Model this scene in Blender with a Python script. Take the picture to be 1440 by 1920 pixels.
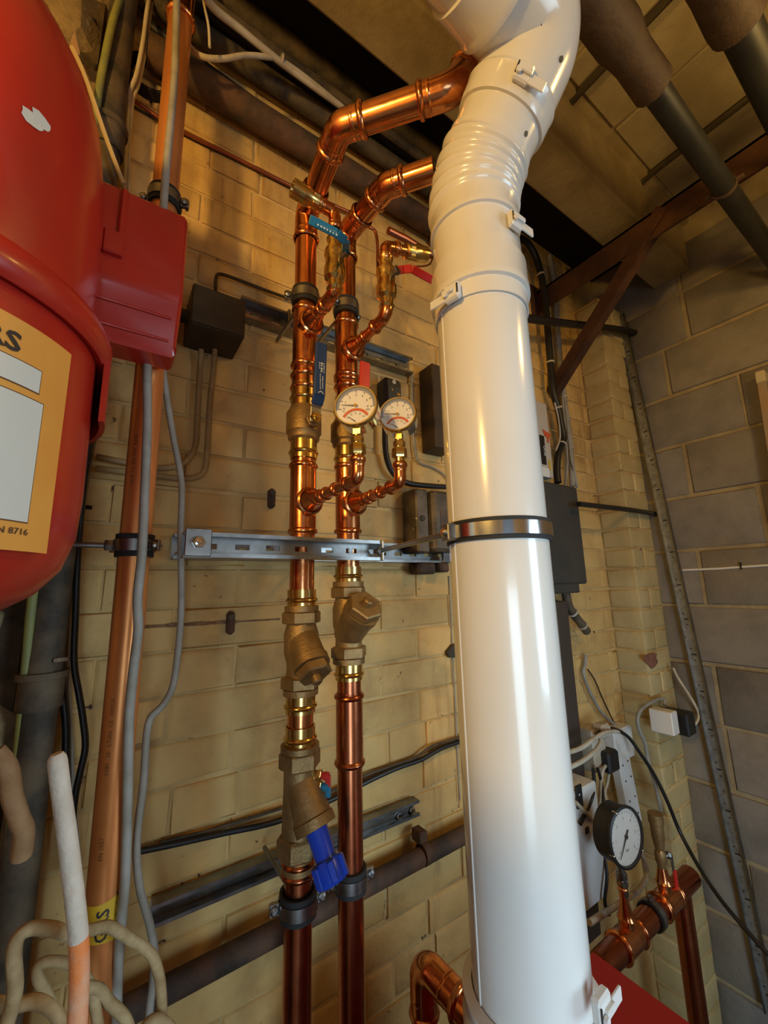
import bpy, math, random
from mathutils import Vector as V, Matrix
RND = random.Random(11)
scene = bpy.context.scene
for o in list(bpy.data.objects): bpy.data.objects.remove(o)
COL = scene.collection

# ------------------------------------------------------------------ camera
F, YAW, PIT, ROL = 760.0, .59565, .18137, -.02468        # solved from the brick courses, block courses and verticals
CAM = V((0, -.85, 1.5))
_f = V((math.sin(YAW)*math.cos(PIT), math.cos(YAW)*math.cos(PIT), math.sin(PIT)))
_r = V((math.cos(YAW), -math.sin(YAW), 0)); _u = _r.cross(_f)
AX = _r*math.cos(ROL) + _u*math.sin(ROL); AU = -_r*math.sin(ROL) + _u*math.cos(ROL); AF = _f
cd = bpy.data.cameras.new('camera'); cam = bpy.data.objects.new('camera', cd); COL.objects.link(cam)
cd.sensor_fit = 'VERTICAL'; cd.sensor_height = 36; cd.lens = 36*F/1920; cd.clip_start = .01
cam.matrix_world = Matrix(((AX.x, AU.x, -AF.x, CAM.x), (AX.y, AU.y, -AF.y, CAM.y), (AX.z, AU.z, -AF.z, CAM.z), (0, 0, 0, 1)))
scene.camera = cam

# ------------------------------------------------------------------ light
w = bpy.data.worlds.new('world'); scene.world = w; w.use_nodes = True
w.node_tree.nodes['Background'].inputs[0].default_value = (.55, .7, 1, 1); w.node_tree.nodes['Background'].inputs[1].default_value = .15
def lamp(name, kind, loc, power, col, **k):
    d = bpy.data.lights.new(name, kind); d.energy = power; d.color = col
    for a, b in k.items(): setattr(d, a, b)
    o = bpy.data.objects.new(name, d); o.location = loc; COL.objects.link(o); return o
lamp('wall_lamp', 'POINT', (-.75, -1.0, 2.05), 40, (1, .61, .155), shadow_soft_size=.05)
lamp('bulkhead_lamp', 'POINT', (1.1, -1.1, 2.3), 9, (1, .61, .165), shadow_soft_size=.06)
for nm, loc, tgt, pw, sx, sy in (('door_daylight', (-.5, -2.26, .8), (.55, -.4, .25), 15, .75, 1.4), ('window_daylight', (1.4, -2.26, 1.35), (-.2, -.3, 1.1), 8, .7, .9)):
    dl = lamp(nm, 'AREA', loc, pw, (.60, .83, 1), shape='RECTANGLE', size=sx, size_y=sy, spread=math.radians(100))
    dl.rotation_euler = (V(tgt)-V(loc)).to_track_quat('-Z', 'Y').to_euler()
vs = scene.view_settings; vs.view_transform = 'Standard'; vs.look = 'None'; vs.gamma = 1; vs.use_curve_mapping = False; vs.exposure = 0.0

# ------------------------------------------------------------------ pixel -> place
def ray(x, y): return AX*((x-720)/F) - AU*((y-960)/F) + AF
def PY(x, y, Y): d = ray(x, y); return CAM + d*((Y-CAM.y)/d.y)
def PX(x, y, X): d = ray(x, y); return CAM + d*((X-CAM.x)/d.x)
def PZ(x, y, Z): d = ray(x, y); return CAM + d*((Z-CAM.z)/d.z)

# ------------------------------------------------------------------ materials
MATS = {}
def M(name, col, rough=.5, metal=0, col2=None, scale=6, lo=.4, hi=.62, bump=0, bscale=80, spots=None, streak=None, rnd=0, coat=0, detail=6, grime=None, emit=0, rvar=0, spec=.5):
    if name in MATS: return MATS[name]
    m = bpy.data.materials.new(name); m.use_nodes = True; nt = m.node_tree; N = nt.nodes; L = nt.links
    b = N['Principled BSDF']; b.inputs['Roughness'].default_value = rough; b.inputs['Metallic'].default_value = metal
    b.inputs['Coat Weight'].default_value = coat; b.inputs['Coat Roughness'].default_value = .08; b.inputs['Specular IOR Level'].default_value = spec
    geo = N.new('ShaderNodeNewGeometry')
    def noise(sc, det=6, stretch=None):
        n = N.new('ShaderNodeTexNoise'); n.inputs['Scale'].default_value = sc; n.inputs['Detail'].default_value = det; n.inputs['Roughness'].default_value = .62
        if stretch:
            mp = N.new('ShaderNodeMapping'); mp.inputs['Scale'].default_value = stretch; L.new(geo.outputs['Position'], mp.inputs[0]); L.new(mp.outputs[0], n.inputs['Vector'])
        else: L.new(geo.outputs['Position'], n.inputs['Vector'])
        return n.outputs['Fac']
    def ramp(sock, a, c):
        r = N.new('ShaderNodeMapRange'); r.inputs['From Min'].default_value = a; r.inputs['From Max'].default_value = c; r.clamp = True; L.new(sock, r.inputs['Value']); return r.outputs[0]
    def mix(fac, A, B, mode='MIX'):
        x = N.new('ShaderNodeMix'); x.data_type = 'RGBA'; x.blend_type = mode; L.new(fac, x.inputs[0])
        for s, i in ((A, 6), (B, 7)):
            if isinstance(s, tuple): x.inputs[i].default_value = (*s, 1)
            else: L.new(s, x.inputs[i])
        return x.outputs[2]
    c = col if not col2 else mix(ramp(noise(scale, detail), lo, hi), col, col2)
    if grime: c = mix(ramp(noise(grime[1], 8), grime[2], grime[3]), c, grime[0])
    if streak: c = mix(ramp(noise(streak[1], 5, (1, 1, .12)), streak[2], streak[3]), c, streak[0])
    if spots: c = mix(ramp(noise(spots[1], 3), spots[2], spots[3]), c, spots[0])
    if rnd:
        oi = N.new('ShaderNodeObjectInfo'); hv = N.new('ShaderNodeHueSaturation')
        mr = N.new('ShaderNodeMapRange'); mr.inputs['To Min'].default_value = 1-rnd; mr.inputs['To Max'].default_value = 1+rnd; L.new(oi.outputs['Random'], mr.inputs['Value'])
        L.new(mr.outputs[0], hv.inputs['Value'])
        if isinstance(c, tuple): hv.inputs['Color'].default_value = (*c, 1)
        else: L.new(c, hv.inputs['Color'])
        c = hv.outputs[0]
    if isinstance(c, tuple): b.inputs['Base Color'].default_value = (*c, 1)
    else: L.new(c, b.inputs['Base Color'])
    if rvar: 
        mr = N.new('ShaderNodeMapRange'); mr.inputs['To Min'].default_value = max(.02, rough-rvar); mr.inputs['To Max'].default_value = rough+rvar
        L.new(noise(25, 4), mr.inputs['Value']); L.new(mr.outputs[0], b.inputs['Roughness'])
    if bump:
        bp = N.new('ShaderNodeBump'); bp.inputs['Strength'].default_value = bump; bp.inputs['Distance'].default_value = .004
        L.new(noise(bscale, 5), bp.inputs['Height']); L.new(bp.outputs[0], b.inputs['Normal'])
    if emit: b.inputs['Emission Color'].default_value = (*col, 1); b.inputs['Emission Strength'].default_value = emit
    MATS[name] = m; return m
paint = M('cream_wall_paint', (.71, .47, .175), .72, col2=(.60, .375, .13), scale=5, bump=.7, bscale=40, grime=((.36, .21, .075), 4.2, .5, .72),
          streak=((.32, .18, .065), 9, .57, .74), spots=((.12, .06, .025), 40, .7, .75), rnd=.03)
joint = M('painted_mortar', (.64, .44, .18), .8, col2=(.36, .22, .085), scale=7, lo=.45, hi=.75, bump=.6, bscale=90, spots=((.07, .04, .02), 30, .64, .7))
pierp = M('pier_paint', (.60, .47, .23), .7, col2=(.5, .38, .17), scale=7, bump=.4, bscale=60, spots=((.13, .07, .04), 30, .7, .75), rnd=.05)
barebrick = M('bare_brick', (.27, .11, .07), .85, col2=(.2, .08, .05), scale=40, bump=.4)
block = M('concrete_block', (.235, .205, .17), .9, col2=(.17, .15, .125), scale=7, bump=.5, bscale=150, grime=((.27, .21, .13), 2.3, .55, .75), rnd=.09)
blockm = M('block_mortar', (.36, .29, .17), .9, col2=(.28, .21, .12), scale=14, bump=.6, bscale=120)
conc = M('ceiling_concrete', (.33, .27, .17), .9, col2=(.24, .19, .11), scale=5, bump=.35, bscale=90, spots=((.08, .05, .03), 26, .72, .78), rnd=.06)
beamm = M('beam_concrete', (.36, .28, .15), .9, col2=(.25, .185, .09), scale=6, bump=.5, bscale=60, spots=((.07, .04, .02), 30, .7, .76))
darkwood = M('shaded_dark_timber', (.022, .016, .011), .9, col2=(.012, .009, .007), scale=8)  # dark timber, with the shade of the ceiling void put into its colour
stone = M('rough_stone', (.34, .24, .12), .95, col2=(.2, .13, .06), scale=14, bump=1, bscale=70, spots=((.04, .025, .015), 24, .6, .68), rnd=.15)
stonem = M('stone_dirt', (.10, .065, .035), 1, col2=(.045, .03, .018), scale=20, bump=1, bscale=60)
screed = M('floor_screed', (.2, .18, .15), .9, col2=(.14, .12, .1), scale=4)
plaster = M('room_plaster', (.4, .34, .25), .9, col2=(.33, .27, .19), scale=3)
copper = M('bright_copper', (.80, .33, .135), .21, 1, col2=(.56, .19, .07), scale=22, lo=.42, hi=.68, rvar=.12, bump=.07, bscale=34)
coppero = M('shaded_copper', (.42, .125, .055), .26, 1, col2=(.55, .19, .085), scale=9, lo=.5, hi=.72, rvar=.1)  # darker copy of the copper, shade of the lower pipes put into its colour
copperg = M('gas_copper', (.80, .31, .095), .36, .55, col2=(.70, .25, .07), scale=7, rvar=.06)
copperd = M('thin_copper', (.42, .13, .06), .35, .8, col2=(.3, .09, .05), scale=12)
brass = M('polished_brass', (.78, .55, .20), .22, 1, col2=(.62, .40, .13), scale=22, rvar=.08)
bronze = M('cast_bronze', (.36, .235, .10), .5, .75, col2=(.27, .17, .07), scale=30, bump=.25, bscale=220, rvar=.08)
zinc = M('zinc_plated_steel', (.33, .325, .32), .36, 1, col2=(.22, .215, .21), scale=20, rvar=.1)
galv = M('galvanised_strip', (.42, .43, .41), .5, .85, col2=(.3, .3, .29), scale=60, spots=((.2, .14, .08), 40, .62, .7))
steel = M('bright_steel', (.72, .71, .68), .16, 1)
rust = M('rust_red_steel', (.105, .042, .018), .75, .2, col2=(.06, .024, .012), scale=10, bump=.3)
iron = M('old_iron', (.05, .039, .027), .75, .2, col2=(.15, .105, .058), scale=14, bump=.4, bscale=60)
rustiron = M('rusty_iron', (.13, .066, .038), .8, .2, col2=(.045, .034, .027), scale=12, bump=.5, bscale=60)
black = M('black_plastic', (.014, .013, .013), .42)
rubber = M('black_rubber', (.012, .012, .012), .7)
blackpipe = M('black_painted_pipe', (.012, .012, .011), .5, col2=(.02, .019, .016), scale=15, spots=((.3, .26, .2), 90, .74, .78))
lagging = M('brown_lagging', (.085, .046, .019), .7, col2=(.05, .026, .011), scale=10, bump=.9, bscale=26)
darkbrown = M('brown_painted_metal', (.035, .024, .013), .55, .2, col2=(.055, .04, .02), scale=16, bump=.15)
charcoal = M('charcoal_case', (.042, .038, .031), .6, col2=(.055, .047, .036), scale=9)
white = M('white_flue_plastic', (.70, .68, .645), .2, coat=.35, col2=(.67, .65, .61), scale=5, bump=.02, bscale=14, spec=.45)
whitep = M('white_plastic', (.74, .73, .70), .4)
offw = M('off_white_cable', (.6, .53, .42), .55, col2=(.45, .37, .26), scale=18)
greyc = M('grey_cable', (.36, .33, .28), .6, col2=(.27, .24, .19), scale=22, bump=.15, bscale=70)
dustc = M('dusty_cable', (.50, .36, .18), .8, col2=(.33, .21, .09), scale=26, bump=.4, bscale=80)
green = M('earth_green', (.28, .27, .06), .6, col2=(.19, .2, .07), scale=12)
red = M('red_enamel', (.46, .024, .013), .31, coat=.15, col2=(.39, .02, .012), scale=5, bump=.04, bscale=18)
redp = M('red_handle', (.52, .025, .02), .3)
redb = M('red_boiler_casing', (.36, .012, .012), .4)
bluep = M('blue_handle', (.012, .045, .16), .32)
blueb = M('blue_plastic', (.012, .055, .48), .28)
bluel = M('light_blue_handle', (.015, .17, .30), .35)
orange = M('label_orange', (.82, .39, .075), .42, col2=(.78, .34, .06), scale=9)
labw = M('label_white', (.70, .72, .66), .4, spots=((.35, .36, .33), 60, .73, .78))
ink = M('printed_ink', (.03, .026, .022), .6)
inko = M('printed_ink_brown', (.16, .06, .015), .6)
printw = M('printed_white', (.62, .66, .68), .5)
dialw = M('dial_white', (.80, .75, .68), .45)
dialb = M('dial_blue_grey', (.22, .24, .33), .45)
dialr = M('dial_red', (.62, .09, .03), .45)
yellow = M('gas_tape_yellow', (.72, .47, .03), .4, col2=(.62, .38, .03), scale=12)
foam = M('lagged_tube_chalk', (.60, .52, .42), .8, col2=(.74, .66, .56), scale=16, bump=.6, bscale=70, grime=((.50, .36, .24), 16, .55, .7))
foamo = M('lagged_tube_orange', (.85, .26, .07), .7, col2=(.72, .46, .30), scale=18, lo=.45, hi=.7, bump=.5, bscale=60)
ltwood = M('grey_wood', (.3, .23, .15), .85, col2=(.36, .2, .1), scale=12, bump=.4)
gl = bpy.data.materials.new('gauge_glass'); gl.use_nodes = True
_n = gl.node_tree.nodes; _l = gl.node_tree.links
_t = _n.new('ShaderNodeBsdfTransparent'); _g = _n.new('ShaderNodeBsdfGlossy'); _g.inputs['Roughness'].default_value = .02; _mx = _n.new('ShaderNodeMixShader'); _lw = _n.new('ShaderNodeLayerWeight'); _lw.inputs[0].default_value = .12; _fr = _n.new('ShaderNodeMapRange'); _fr.inputs[3].default_value = .03; _fr.inputs[4].default_value = .5; _l.new(_lw.outputs['Facing'], _fr.inputs[0])
_l.new(_fr.outputs[0], _mx.inputs[0]); _l.new(_t.outputs[0], _mx.inputs[1]); _l.new(_g.outputs[0], _mx.inputs[2]); _l.new(_mx.outputs[0], _n['Material Output'].inputs[0])

# ------------------------------------------------------------------ mesh builder
def frame(d):
    d = d.normalized(); a = V((0, 0, 1)) if abs(d.z) < .9 else V((1, 0, 0))
    u = a.cross(d).normalized(); return u, d.cross(u)
class G:
    def __init__(s): s.v = []; s.f = []
    def add(s, vs, fs):
        o = len(s.v); s.v += [V(p) for p in vs]; s.f += [tuple(i+o for i in f) for f in fs]; return s
    def obox(s, c, a, b, d):
        c, a, b, d = V(c), V(a), V(b), V(d)
        vs = [c+a*i+b*j+d*k for k in (-1, 1) for j in (-1, 1) for i in (-1, 1)]
        return s.add(vs, [(0, 2, 3, 1), (4, 5, 7, 6), (0, 1, 5, 4), (2, 6, 7, 3), (0, 4, 6, 2), (1, 3, 7, 5)])
    def box(s, lo, hi):
        lo, hi = V(lo), V(hi); h = (hi-lo)/2
        return s.obox((lo+hi)/2, (h.x, 0, 0), (0, h.y, 0), (0, 0, h.z))
    def cbox(s, c, a, b, d, ch=.15):
        """chamfered box: half vectors a,b,d, chamfer as metres"""
        c, a, b, d = V(c), V(a), V(b), V(d); la, lb, ld = a.length, b.length, d.length
        a, b, d = a/la, b/lb, d/ld; vs = []; 
        import itertools
        pts = []
        for sa, sb, sd in itertools.product((-1, 1), repeat=3):
            for k in range(3):
                e = [la, lb, ld]
                for q in range(3):
                    if q != k: e[q] -= ch
                pts.append(c+a*sa*e[0]+b*sb*e[1]+d*sd*e[2])
        import bmesh
        bm = bmesh.new(); bv = [bm.verts.new(p) for p in pts]
        r = bmesh.ops.convex_hull(bm, input=bv); bm.verts.index_update()
        bmesh.ops.dissolve_limit(bm, angle_limit=.01, verts=bm.verts, edges=bm.edges); bm.verts.index_update()
        s.add([v.co.copy() for v in bm.verts], [tuple(v.index for v in f.verts) for f in bm.faces]); bm.free(); return s
    def lathe(s, a, d, prof, n=20, cap=True, rot=0):
        a = V(a); d = V(d).normalized(); u, w = frame(d); o = len(s.v)
        for t, r in prof:
            for i in range(n):
                q = 2*math.pi*i/n + rot; s.v.append(a+d*t+(u*math.cos(q)+w*math.sin(q))*max(r, 1e-5))
        for k in range(len(prof)-1):
            for i in range(n):
                j = (i+1) % n; s.f.append((o+k*n+i, o+k*n+j, o+(k+1)*n+j, o+(k+1)*n+i))
        if cap:
            s.f.append(tuple(o+i for i in reversed(range(n)))); e = o+(len(prof)-1)*n; s.f.append(tuple(e+i for i in range(n)))
        return s
    def cyl(s, a, b, r, n=16): a, b = V(a), V(b); return s.lathe(a, b-a, [(0, r), ((b-a).length, r)], n)
    def tube(s, path, r, n=10, cap=True, flat=None):
        P = [V(p) for p in path]; T = []
        for i in range(len(P)): T.append((P[min(i+1, len(P)-1)]-P[max(i-1, 0)]).normalized())
        u, _ = frame(T[0]); o = len(s.v)
        for i, p in enumerate(P):
            u = (u - T[i]*u.dot(T[i])).normalized(); w = T[i].cross(u); rr = r[i] if isinstance(r, (list, tuple)) else r
            for k in range(n):
                q = 2*math.pi*k/n; s.v.append(p+(u*math.cos(q)+w*math.sin(q))*rr)
        for i in range(len(P)-1):
            for k in range(n):
                j = (k+1) % n; s.f.append((o+i*n+k, o+i*n+j, o+(i+1)*n+j, o+(i+1)*n+k))
        if cap: s.f.append(tuple(o+i for i in reversed(range(n)))); e = o+(len(P)-1)*n; s.f.append(tuple(e+i for i in range(n)))
        return s
    def prism(s, pts, ext):
        ext = V(ext); n = len(pts); P = [V(p) for p in pts]
        s.add(P+[p+ext for p in P], [tuple(range(n)), tuple(reversed(range(n, 2*n)))]+[(i, i+n, (i+1) % n+n, (i+1) % n) for i in range(n)]); return s
    def rect_arc(s, c, d, r0, r1, h, a0=0, a1=2*math.pi, n=28, ref=None):
        """band of rectangular section around axis d (height h centred), from angle a0 to a1"""
        c = V(c); d = V(d).normalized()
        if ref is None: u, w = frame(d)
        else: u = (V(ref)-d*V(ref).dot(d)).normalized(); w = d.cross(u)
        full = abs(a1-a0-2*math.pi) < 1e-4; m = n if full else n+1; o = len(s.v)
        for i in range(m):
            q = a0+(a1-a0)*i/n; e = u*math.cos(q)+w*math.sin(q)
            s.v += [c+e*r0-d*h/2, c+e*r1-d*h/2, c+e*r1+d*h/2, c+e*r0+d*h/2]
        for i in range(n):
            j = (i+1) % m
            for k in range(4): s.f.append((o+i*4+k, o+i*4+(k+1) % 4, o+j*4+(k+1) % 4, o+j*4+k))
        if not full: s.f += [(o, o+3, o+2, o+1), (o+n*4, o+n*4+1, o+n*4+2, o+n*4+3)]
        return s
    def mesh(s, name, mat, off, ang=34, smooth=True):
        me = bpy.data.meshes.new(name); me.from_pydata([p-off for p in s.v], [], s.f); me.materials.append(mat)
        import bmesh
        bm = bmesh.new(); bm.from_mesh(me); bmesh.ops.recalc_face_normals(bm, faces=bm.faces); bm.to_mesh(me); bm.free()
        if smooth:
            me.polygons.foreach_set('use_smooth', [True]*len(me.polygons)); me.set_sharp_from_angle(angle=math.radians(ang))
        return me
    def obj(s, name, mat, parent=None, ang=34, smooth=True):
        if parent is None:
            off = sum(s.v, V((0, 0, 0)))/len(s.v)
            mnz = min(p.z for p in s.v); off = V((off.x, off.y, mnz))
        else:
            r = parent
            while r.parent: r = r.parent
            off = r.location.copy()
        o = bpy.data.objects.new(name, s.mesh(name, mat, off, ang, smooth)); COL.objects.link(o)
        if parent is None: o.location = off
        else: o.parent = parent
        return o
def thing(name, label, cat, loc, group=None):
    o = bpy.data.objects.new(name, None); COL.objects.link(o); o.location = V(loc); o.empty_display_size = .05
    o['label'] = label; o['category'] = cat
    if group: o['group'] = group
    return o
def tag(o, label, cat, group=None):
    o['label'] = label; o['category'] = cat
    if group: o['group'] = group
    return o
def struct(o, label, cat):
    o['kind'] = 'structure'; o['label'] = label; o['category'] = cat; return o
def spline(P, n=8):
    P = [V(p) for p in P]; out = []
    for i in range(len(P)-1):
        a, b, c, d = P[max(i-1, 0)], P[i], P[i+1], P[min(i+2, len(P)-1)]
        for k in range(n):
            t = k/n; out.append(.5*((2*b)+(c-a)*t+(2*a-5*b+4*c-d)*t*t+(3*b-a-3*c+d)*t**3))
    return out+[P[-1]]
def fillet(P, r, n=8):
    P = [V(p) for p in P]; out = [P[0]]
    for i in range(1, len(P)-1):
        d1 = (P[i]-P[i-1]).normalized(); d2 = (P[i+1]-P[i]).normalized(); th = d1.angle(d2)
        if th < .02: out.append(P[i]); continue
        t = min(r*math.tan(th/2), (P[i]-P[i-1]).length*.48, (P[i+1]-P[i]).length*.48); rr = t/math.tan(th/2)
        c = P[i]+(d2-d1).normalized()*(rr/math.cos(th/2)); a = P[i]-d1*t; ax = d1.cross(d2).normalized()
        for k in range(n+1): out.append(c+Matrix.Rotation(th*k/n, 3, ax) @ (a-c))
    return out+[P[-1]]
def pix(pts): return [PY(*p) for p in pts]
def cable(name, label, cat, pts, r, mat, group=None, n=8, raw=False, sm=6):
    g = G().tube(spline(pts if raw else pix(pts), sm), r, n); return tag(g.obj(name, mat, ang=60), label, cat, group)
def text_faces(body, size, bold=0):
    cu = bpy.data.curves.new('t', 'FONT'); cu.body = body; cu.size = size; cu.align_x = 'LEFT'; cu.resolution_u = 2; cu.offset = bold*size
    ob = bpy.data.objects.new('t', cu); me = bpy.data.meshes.new_from_object(ob)
    vs = [v.co.copy() for v in me.vertices]; fs = [tuple(p.vertices) for p in me.polygons]
    bpy.data.objects.remove(ob); bpy.data.curves.remove(cu); bpy.data.meshes.remove(me); return vs, fs
def flat_text(g, body, size, o, ux, uy, center=False):
    vs, fs = text_faces(body, size); sh = (max(v.x for v in vs)/2 if center else 0); sv = (max(v.y for v in vs)/2 if center else 0)
    return g.add([V(o)+V(ux)*(v.x-sh)+V(uy)*(v.y-sv) for v in vs], fs)

# ------------------------------------------------------------------ setting
R_X, PIER_X, PIER_Y, CEIL = 1.81, 1.62, -.11, 2.92
def brick_mesh(name, lx, h, depth, mat, jit, seed):
    """a brick with its face towards -Y, centred on its face, with worn chamfered edges"""
    r = random.Random(seed); c = .006; g = G(); a, b = lx/2, h/2
    rings = [(a, b, depth), (a, b, .0018), (a-.0022, b-.0022, -.0022), (a-c-.004, b-c-.003, -.0036)]
    for k, (x, z, y) in enumerate(rings):
        j = jit if k else 0
        g.v += [V((sx*x+r.uniform(-j, j), y+r.uniform(-j, j)*.5, sz*z+r.uniform(-j, j))) for sx, sz in ((-1, -1), (1, -1), (1, 1), (-1, 1))]
    for k in range(3):
        for i in range(4): g.f.append((k*4+i, k*4+(i+1) % 4, k*4+4+(i+1) % 4, k*4+4+i))
    g.f.append((12, 13, 14, 15)); return g.mesh(name, mat, V((0, 0, 0)), ang=50)
wall = struct(G().box((-1.3, 0, 0), (PIER_X+.3, .12, CEIL+.05)).obj('wall_back', joint), 'cream painted brick wall behind the pipes', 'wall')
def place(mesh, name, parent, loc, rotz=0, sc=(1, 1, 1)):
    o = bpy.data.objects.new(name, mesh); COL.objects.link(o); o.parent = parent; o.location = V(loc)-parent.location; o.rotation_euler = (0, 0, rotz); o.scale = sc; return o
CH, ST = .0752, .225
sm_ = [brick_mesh('brick', ST-.005, CH-.005, .01, paint, .0026, s) for s in range(6)]
hm_ = [brick_mesh('brick', ST/2-.005, CH-.005, .01, paint, .0026, s+20) for s in range(5)]
n = 0
for k in range(-13, 20):
    z = 1.4697+CH*(k-.5)                                          # row k lies below joint k
    if z < .5 or z > CEIL-.03: continue
    if k % 6 == 2:
        x = .57; xs = [x+ST/2*i for i in range(-6, 10)]; ms, ln = hm_, ST/2
    else:
        x0 = .667 if k % 2 else .5545; xs = [x0+ST*i for i in range(-4, 5)]; ms, ln = sm_, ST
    for x in xs:
        a, b = x, x+ln
        if a > PIER_X-.02 or b < -.06: continue
        b2 = min(b, PIER_X); a2 = max(a, -.09); 
        if b2-a2 < .04: continue
        place(RND.choice(ms), 'brick', wall, ((a2+b2)/2, -.0008+RND.uniform(-.0012, .0012), z), 0, ((b2-a2)/ln, 1, 1)); n += 1
rs_ = random.Random(9); top = []; bot = []
for i in range(15):
    x, y = 268+i*(525-268)/14, 1176-i*15/14; h = (4.5 if i < 10 else 2.2)*(rs_.uniform(.7, 1.15)); top.append(PY(x, y-h, -.0062)); bot.append(PY(x, y+h*.7, -.0062))
G().prism(top+bot[::-1], (0, .004, 0)).obj('rust_scar', M('rust_stain', (.20, .10, .05), .9, col2=(.30, .18, .08), scale=60, bump=.5), wall)
# corner pier
pier = struct(G().box((PIER_X+.006, PIER_Y+.006, 0), (R_X+.02, .01, 2.68)).obj('wall_pier', joint), 'cream painted brick pier in the corner', 'wall')
ps = [brick_mesh('brick', .19-.006, CH-.007, .005, pierp, .0014, s+40) for s in range(3)]
ph = [brick_mesh('brick', .11-.004, CH-.007, .005, pierp, .0014, s+50) for s in range(3)]
pq = [brick_mesh('brick', .095-.006, CH-.007, .005, pierp, .0014, s+60) for s in range(3)]
for k in range(-19, 17):
    z = 1.4697+CH*(k-.5)
    if z < .06 or z > 2.66: continue
    place(RND.choice(ph), 'brick', pier, (PIER_X+.0055, PIER_Y/2, z), -math.pi/2)
    if k % 2: place(RND.choice(ps), 'brick', pier, ((PIER_X+R_X)/2, PIER_Y+.0055, z))
    else:
        for i in (0, 1): place(RND.choice(pq), 'brick', pier, (PIER_X+.0475+.095*i, PIER_Y+.0055, z))
bb = PX(1205, 1240, PIER_X-.004)
g = G(); c0 = PY(1222, 1238, PIER_Y-.0035)
outl = [(-.052, .022), (.02, .024), (.052, .02), (.04, .006), (.05, -.012), (.02, -.026), (-.004, -.03), (-.03, -.012), (-.056, .004)]
g.prism([c0+V((x*.95+.0, 0, z*.95)) for x, z in outl], (0, .003, 0)).obj('bare_patch', barebrick, pier)
# block wall on the right
wr = struct(G().box((R_X+.006, -2.4, 0), (R_X+.14, .05, CEIL+.05)).obj('wall_right', blockm), 'grey concrete block wall with pale mortar joints', 'wall')
def block_mesh(L, h, seed):
    r = random.Random(seed); g = G(); rings = [(L/2, h/2, .03), (L/2, h/2, -.001), (L/2-.004, h/2-.004, -.006)]
    for k, (x, z, y) in enumerate(rings):
        j = .002 if k else 0
        g.v += [V((sx*x+r.uniform(-j, j), y, sz*z+r.uniform(-j, j))) for sx, sz in ((-1, -1), (1, -1), (1, 1), (-1, 1))]
    for k in range(2):
        for i in range(4): g.f.append((k*4+i, k*4+(i+1) % 4, k*4+4+(i+1) % 4, k*4+4+i))
    g.f.append((8, 9, 10, 11)); return g.mesh('concrete_block', block, V((0, 0, 0)), ang=50)
bms = [block_mesh(.41-.014, .2045-.013, s) for s in range(4)]
J0 = {6: -.333, 5: -.334, 4: -.241, 3: -.451, 2: -.258, 1: -.448, 0: -.247, -1: -.45, -2: -.238}
for k in range(-7, 7):
    z0 = 1.607+.2045*(k-.5+1-1); j = J0.get(k, -.24 if k % 2 else -.45)
    for i in range(-5, 2):
        a = j+.41*i; b = a+.41
        a2, b2 = max(a, -2.3), min(b, PIER_Y+.06 if z0 < 2.62 else .0)
        if b2-a2 < .03: continue
        z1, z2 = z0-.102, min(z0+.102, CEIL)
        if z2-z1 < .05: continue
        place(RND.choice(bms), 'concrete_block', wr, (R_X+.006, (a2+b2)/2, (z1+z2)/2), -math.pi/2, ((b2-a2-.014)/.396 if b2-a2 < .4 else 1, 1, (z2-z1)/.204))
# other room surfaces
struct(G().box((-1.34, -2.4, -.06), (R_X+.1, .1, 0)).obj('floor', screed), 'grey screed floor', 'floor')
struct(G().box((-1.4, -2.4, 0), (-1.3, .1, CEIL+.05)).obj('wall_left', plaster), 'plain plaster wall out of view on the left', 'wall')
struct(G().box((-1.0, -1.3, 0), (-.2, -.52, 1.66)).obj('wall_light_blocker', plaster), 'added low partition out of view on the left, blocking the light', 'wall')  # unseen partition added to shade the lower left wall and lower flue
wf = G(); 
for x0, x1, z0, z1 in ((-1.3, -1.0, 0, CEIL), (-1.0, -.1, 2.05, CEIL), (-.1, 1.0, 0, CEIL), (1.0, 1.78, 0, .85), (1.0, 1.78, 1.85, CEIL), (1.78, R_X+.1, 0, CEIL)): wf.box((x0, -2.4, z0), (x1, -2.3, z1))
struct(wf.obj('wall_front', plaster), 'plain wall with the doorway behind the viewer', 'wall')
cl = struct(G().box((-1.4, -2.4, CEIL+.006), (R_X+.1, .12, CEIL+.1)).obj('ceiling', blockm), 'concrete block ceiling above the room', 'ceiling')
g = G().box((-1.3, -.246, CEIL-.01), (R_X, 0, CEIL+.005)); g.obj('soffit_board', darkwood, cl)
bmx = [.95-.2745*i for i in range(7, 0, -1)]+[.95, 1.227, 1.497, 1.772]
cbm = [G().cbox((0, 0, 0), (.1325, 0, 0), (0, .217, 0), (0, 0, .03), .005).mesh('ceiling_block', conc, V((0, 0, 0))) for _ in range(1)]
for yi in range(3):
    for i, x in enumerate(bmx[4:]):
        xe = bmx[4:][i+1] if i+1 < len(bmx[4:]) else R_X
        o = place(cbm[0], 'ceiling_block', cl, ((x+xe)/2, -.62-.445*yi, CEIL+.03+RND.uniform(-.004, .004)), 0, ((xe-x-.011)/.265, 1, 1))
beam = struct(G().cbox((.25, -.311, 2.8075), (1.56, 0, 0), (0, .065, 0), (0, 0, .1075), .006).obj('trim_beam', beamm), 'concrete ceiling beam running along the brick wall', 'beam')
G().box((-1.3, -.398, CEIL-.016), (R_X, -.376, CEIL+.01)).obj('ledge', beamm, beam)
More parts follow.
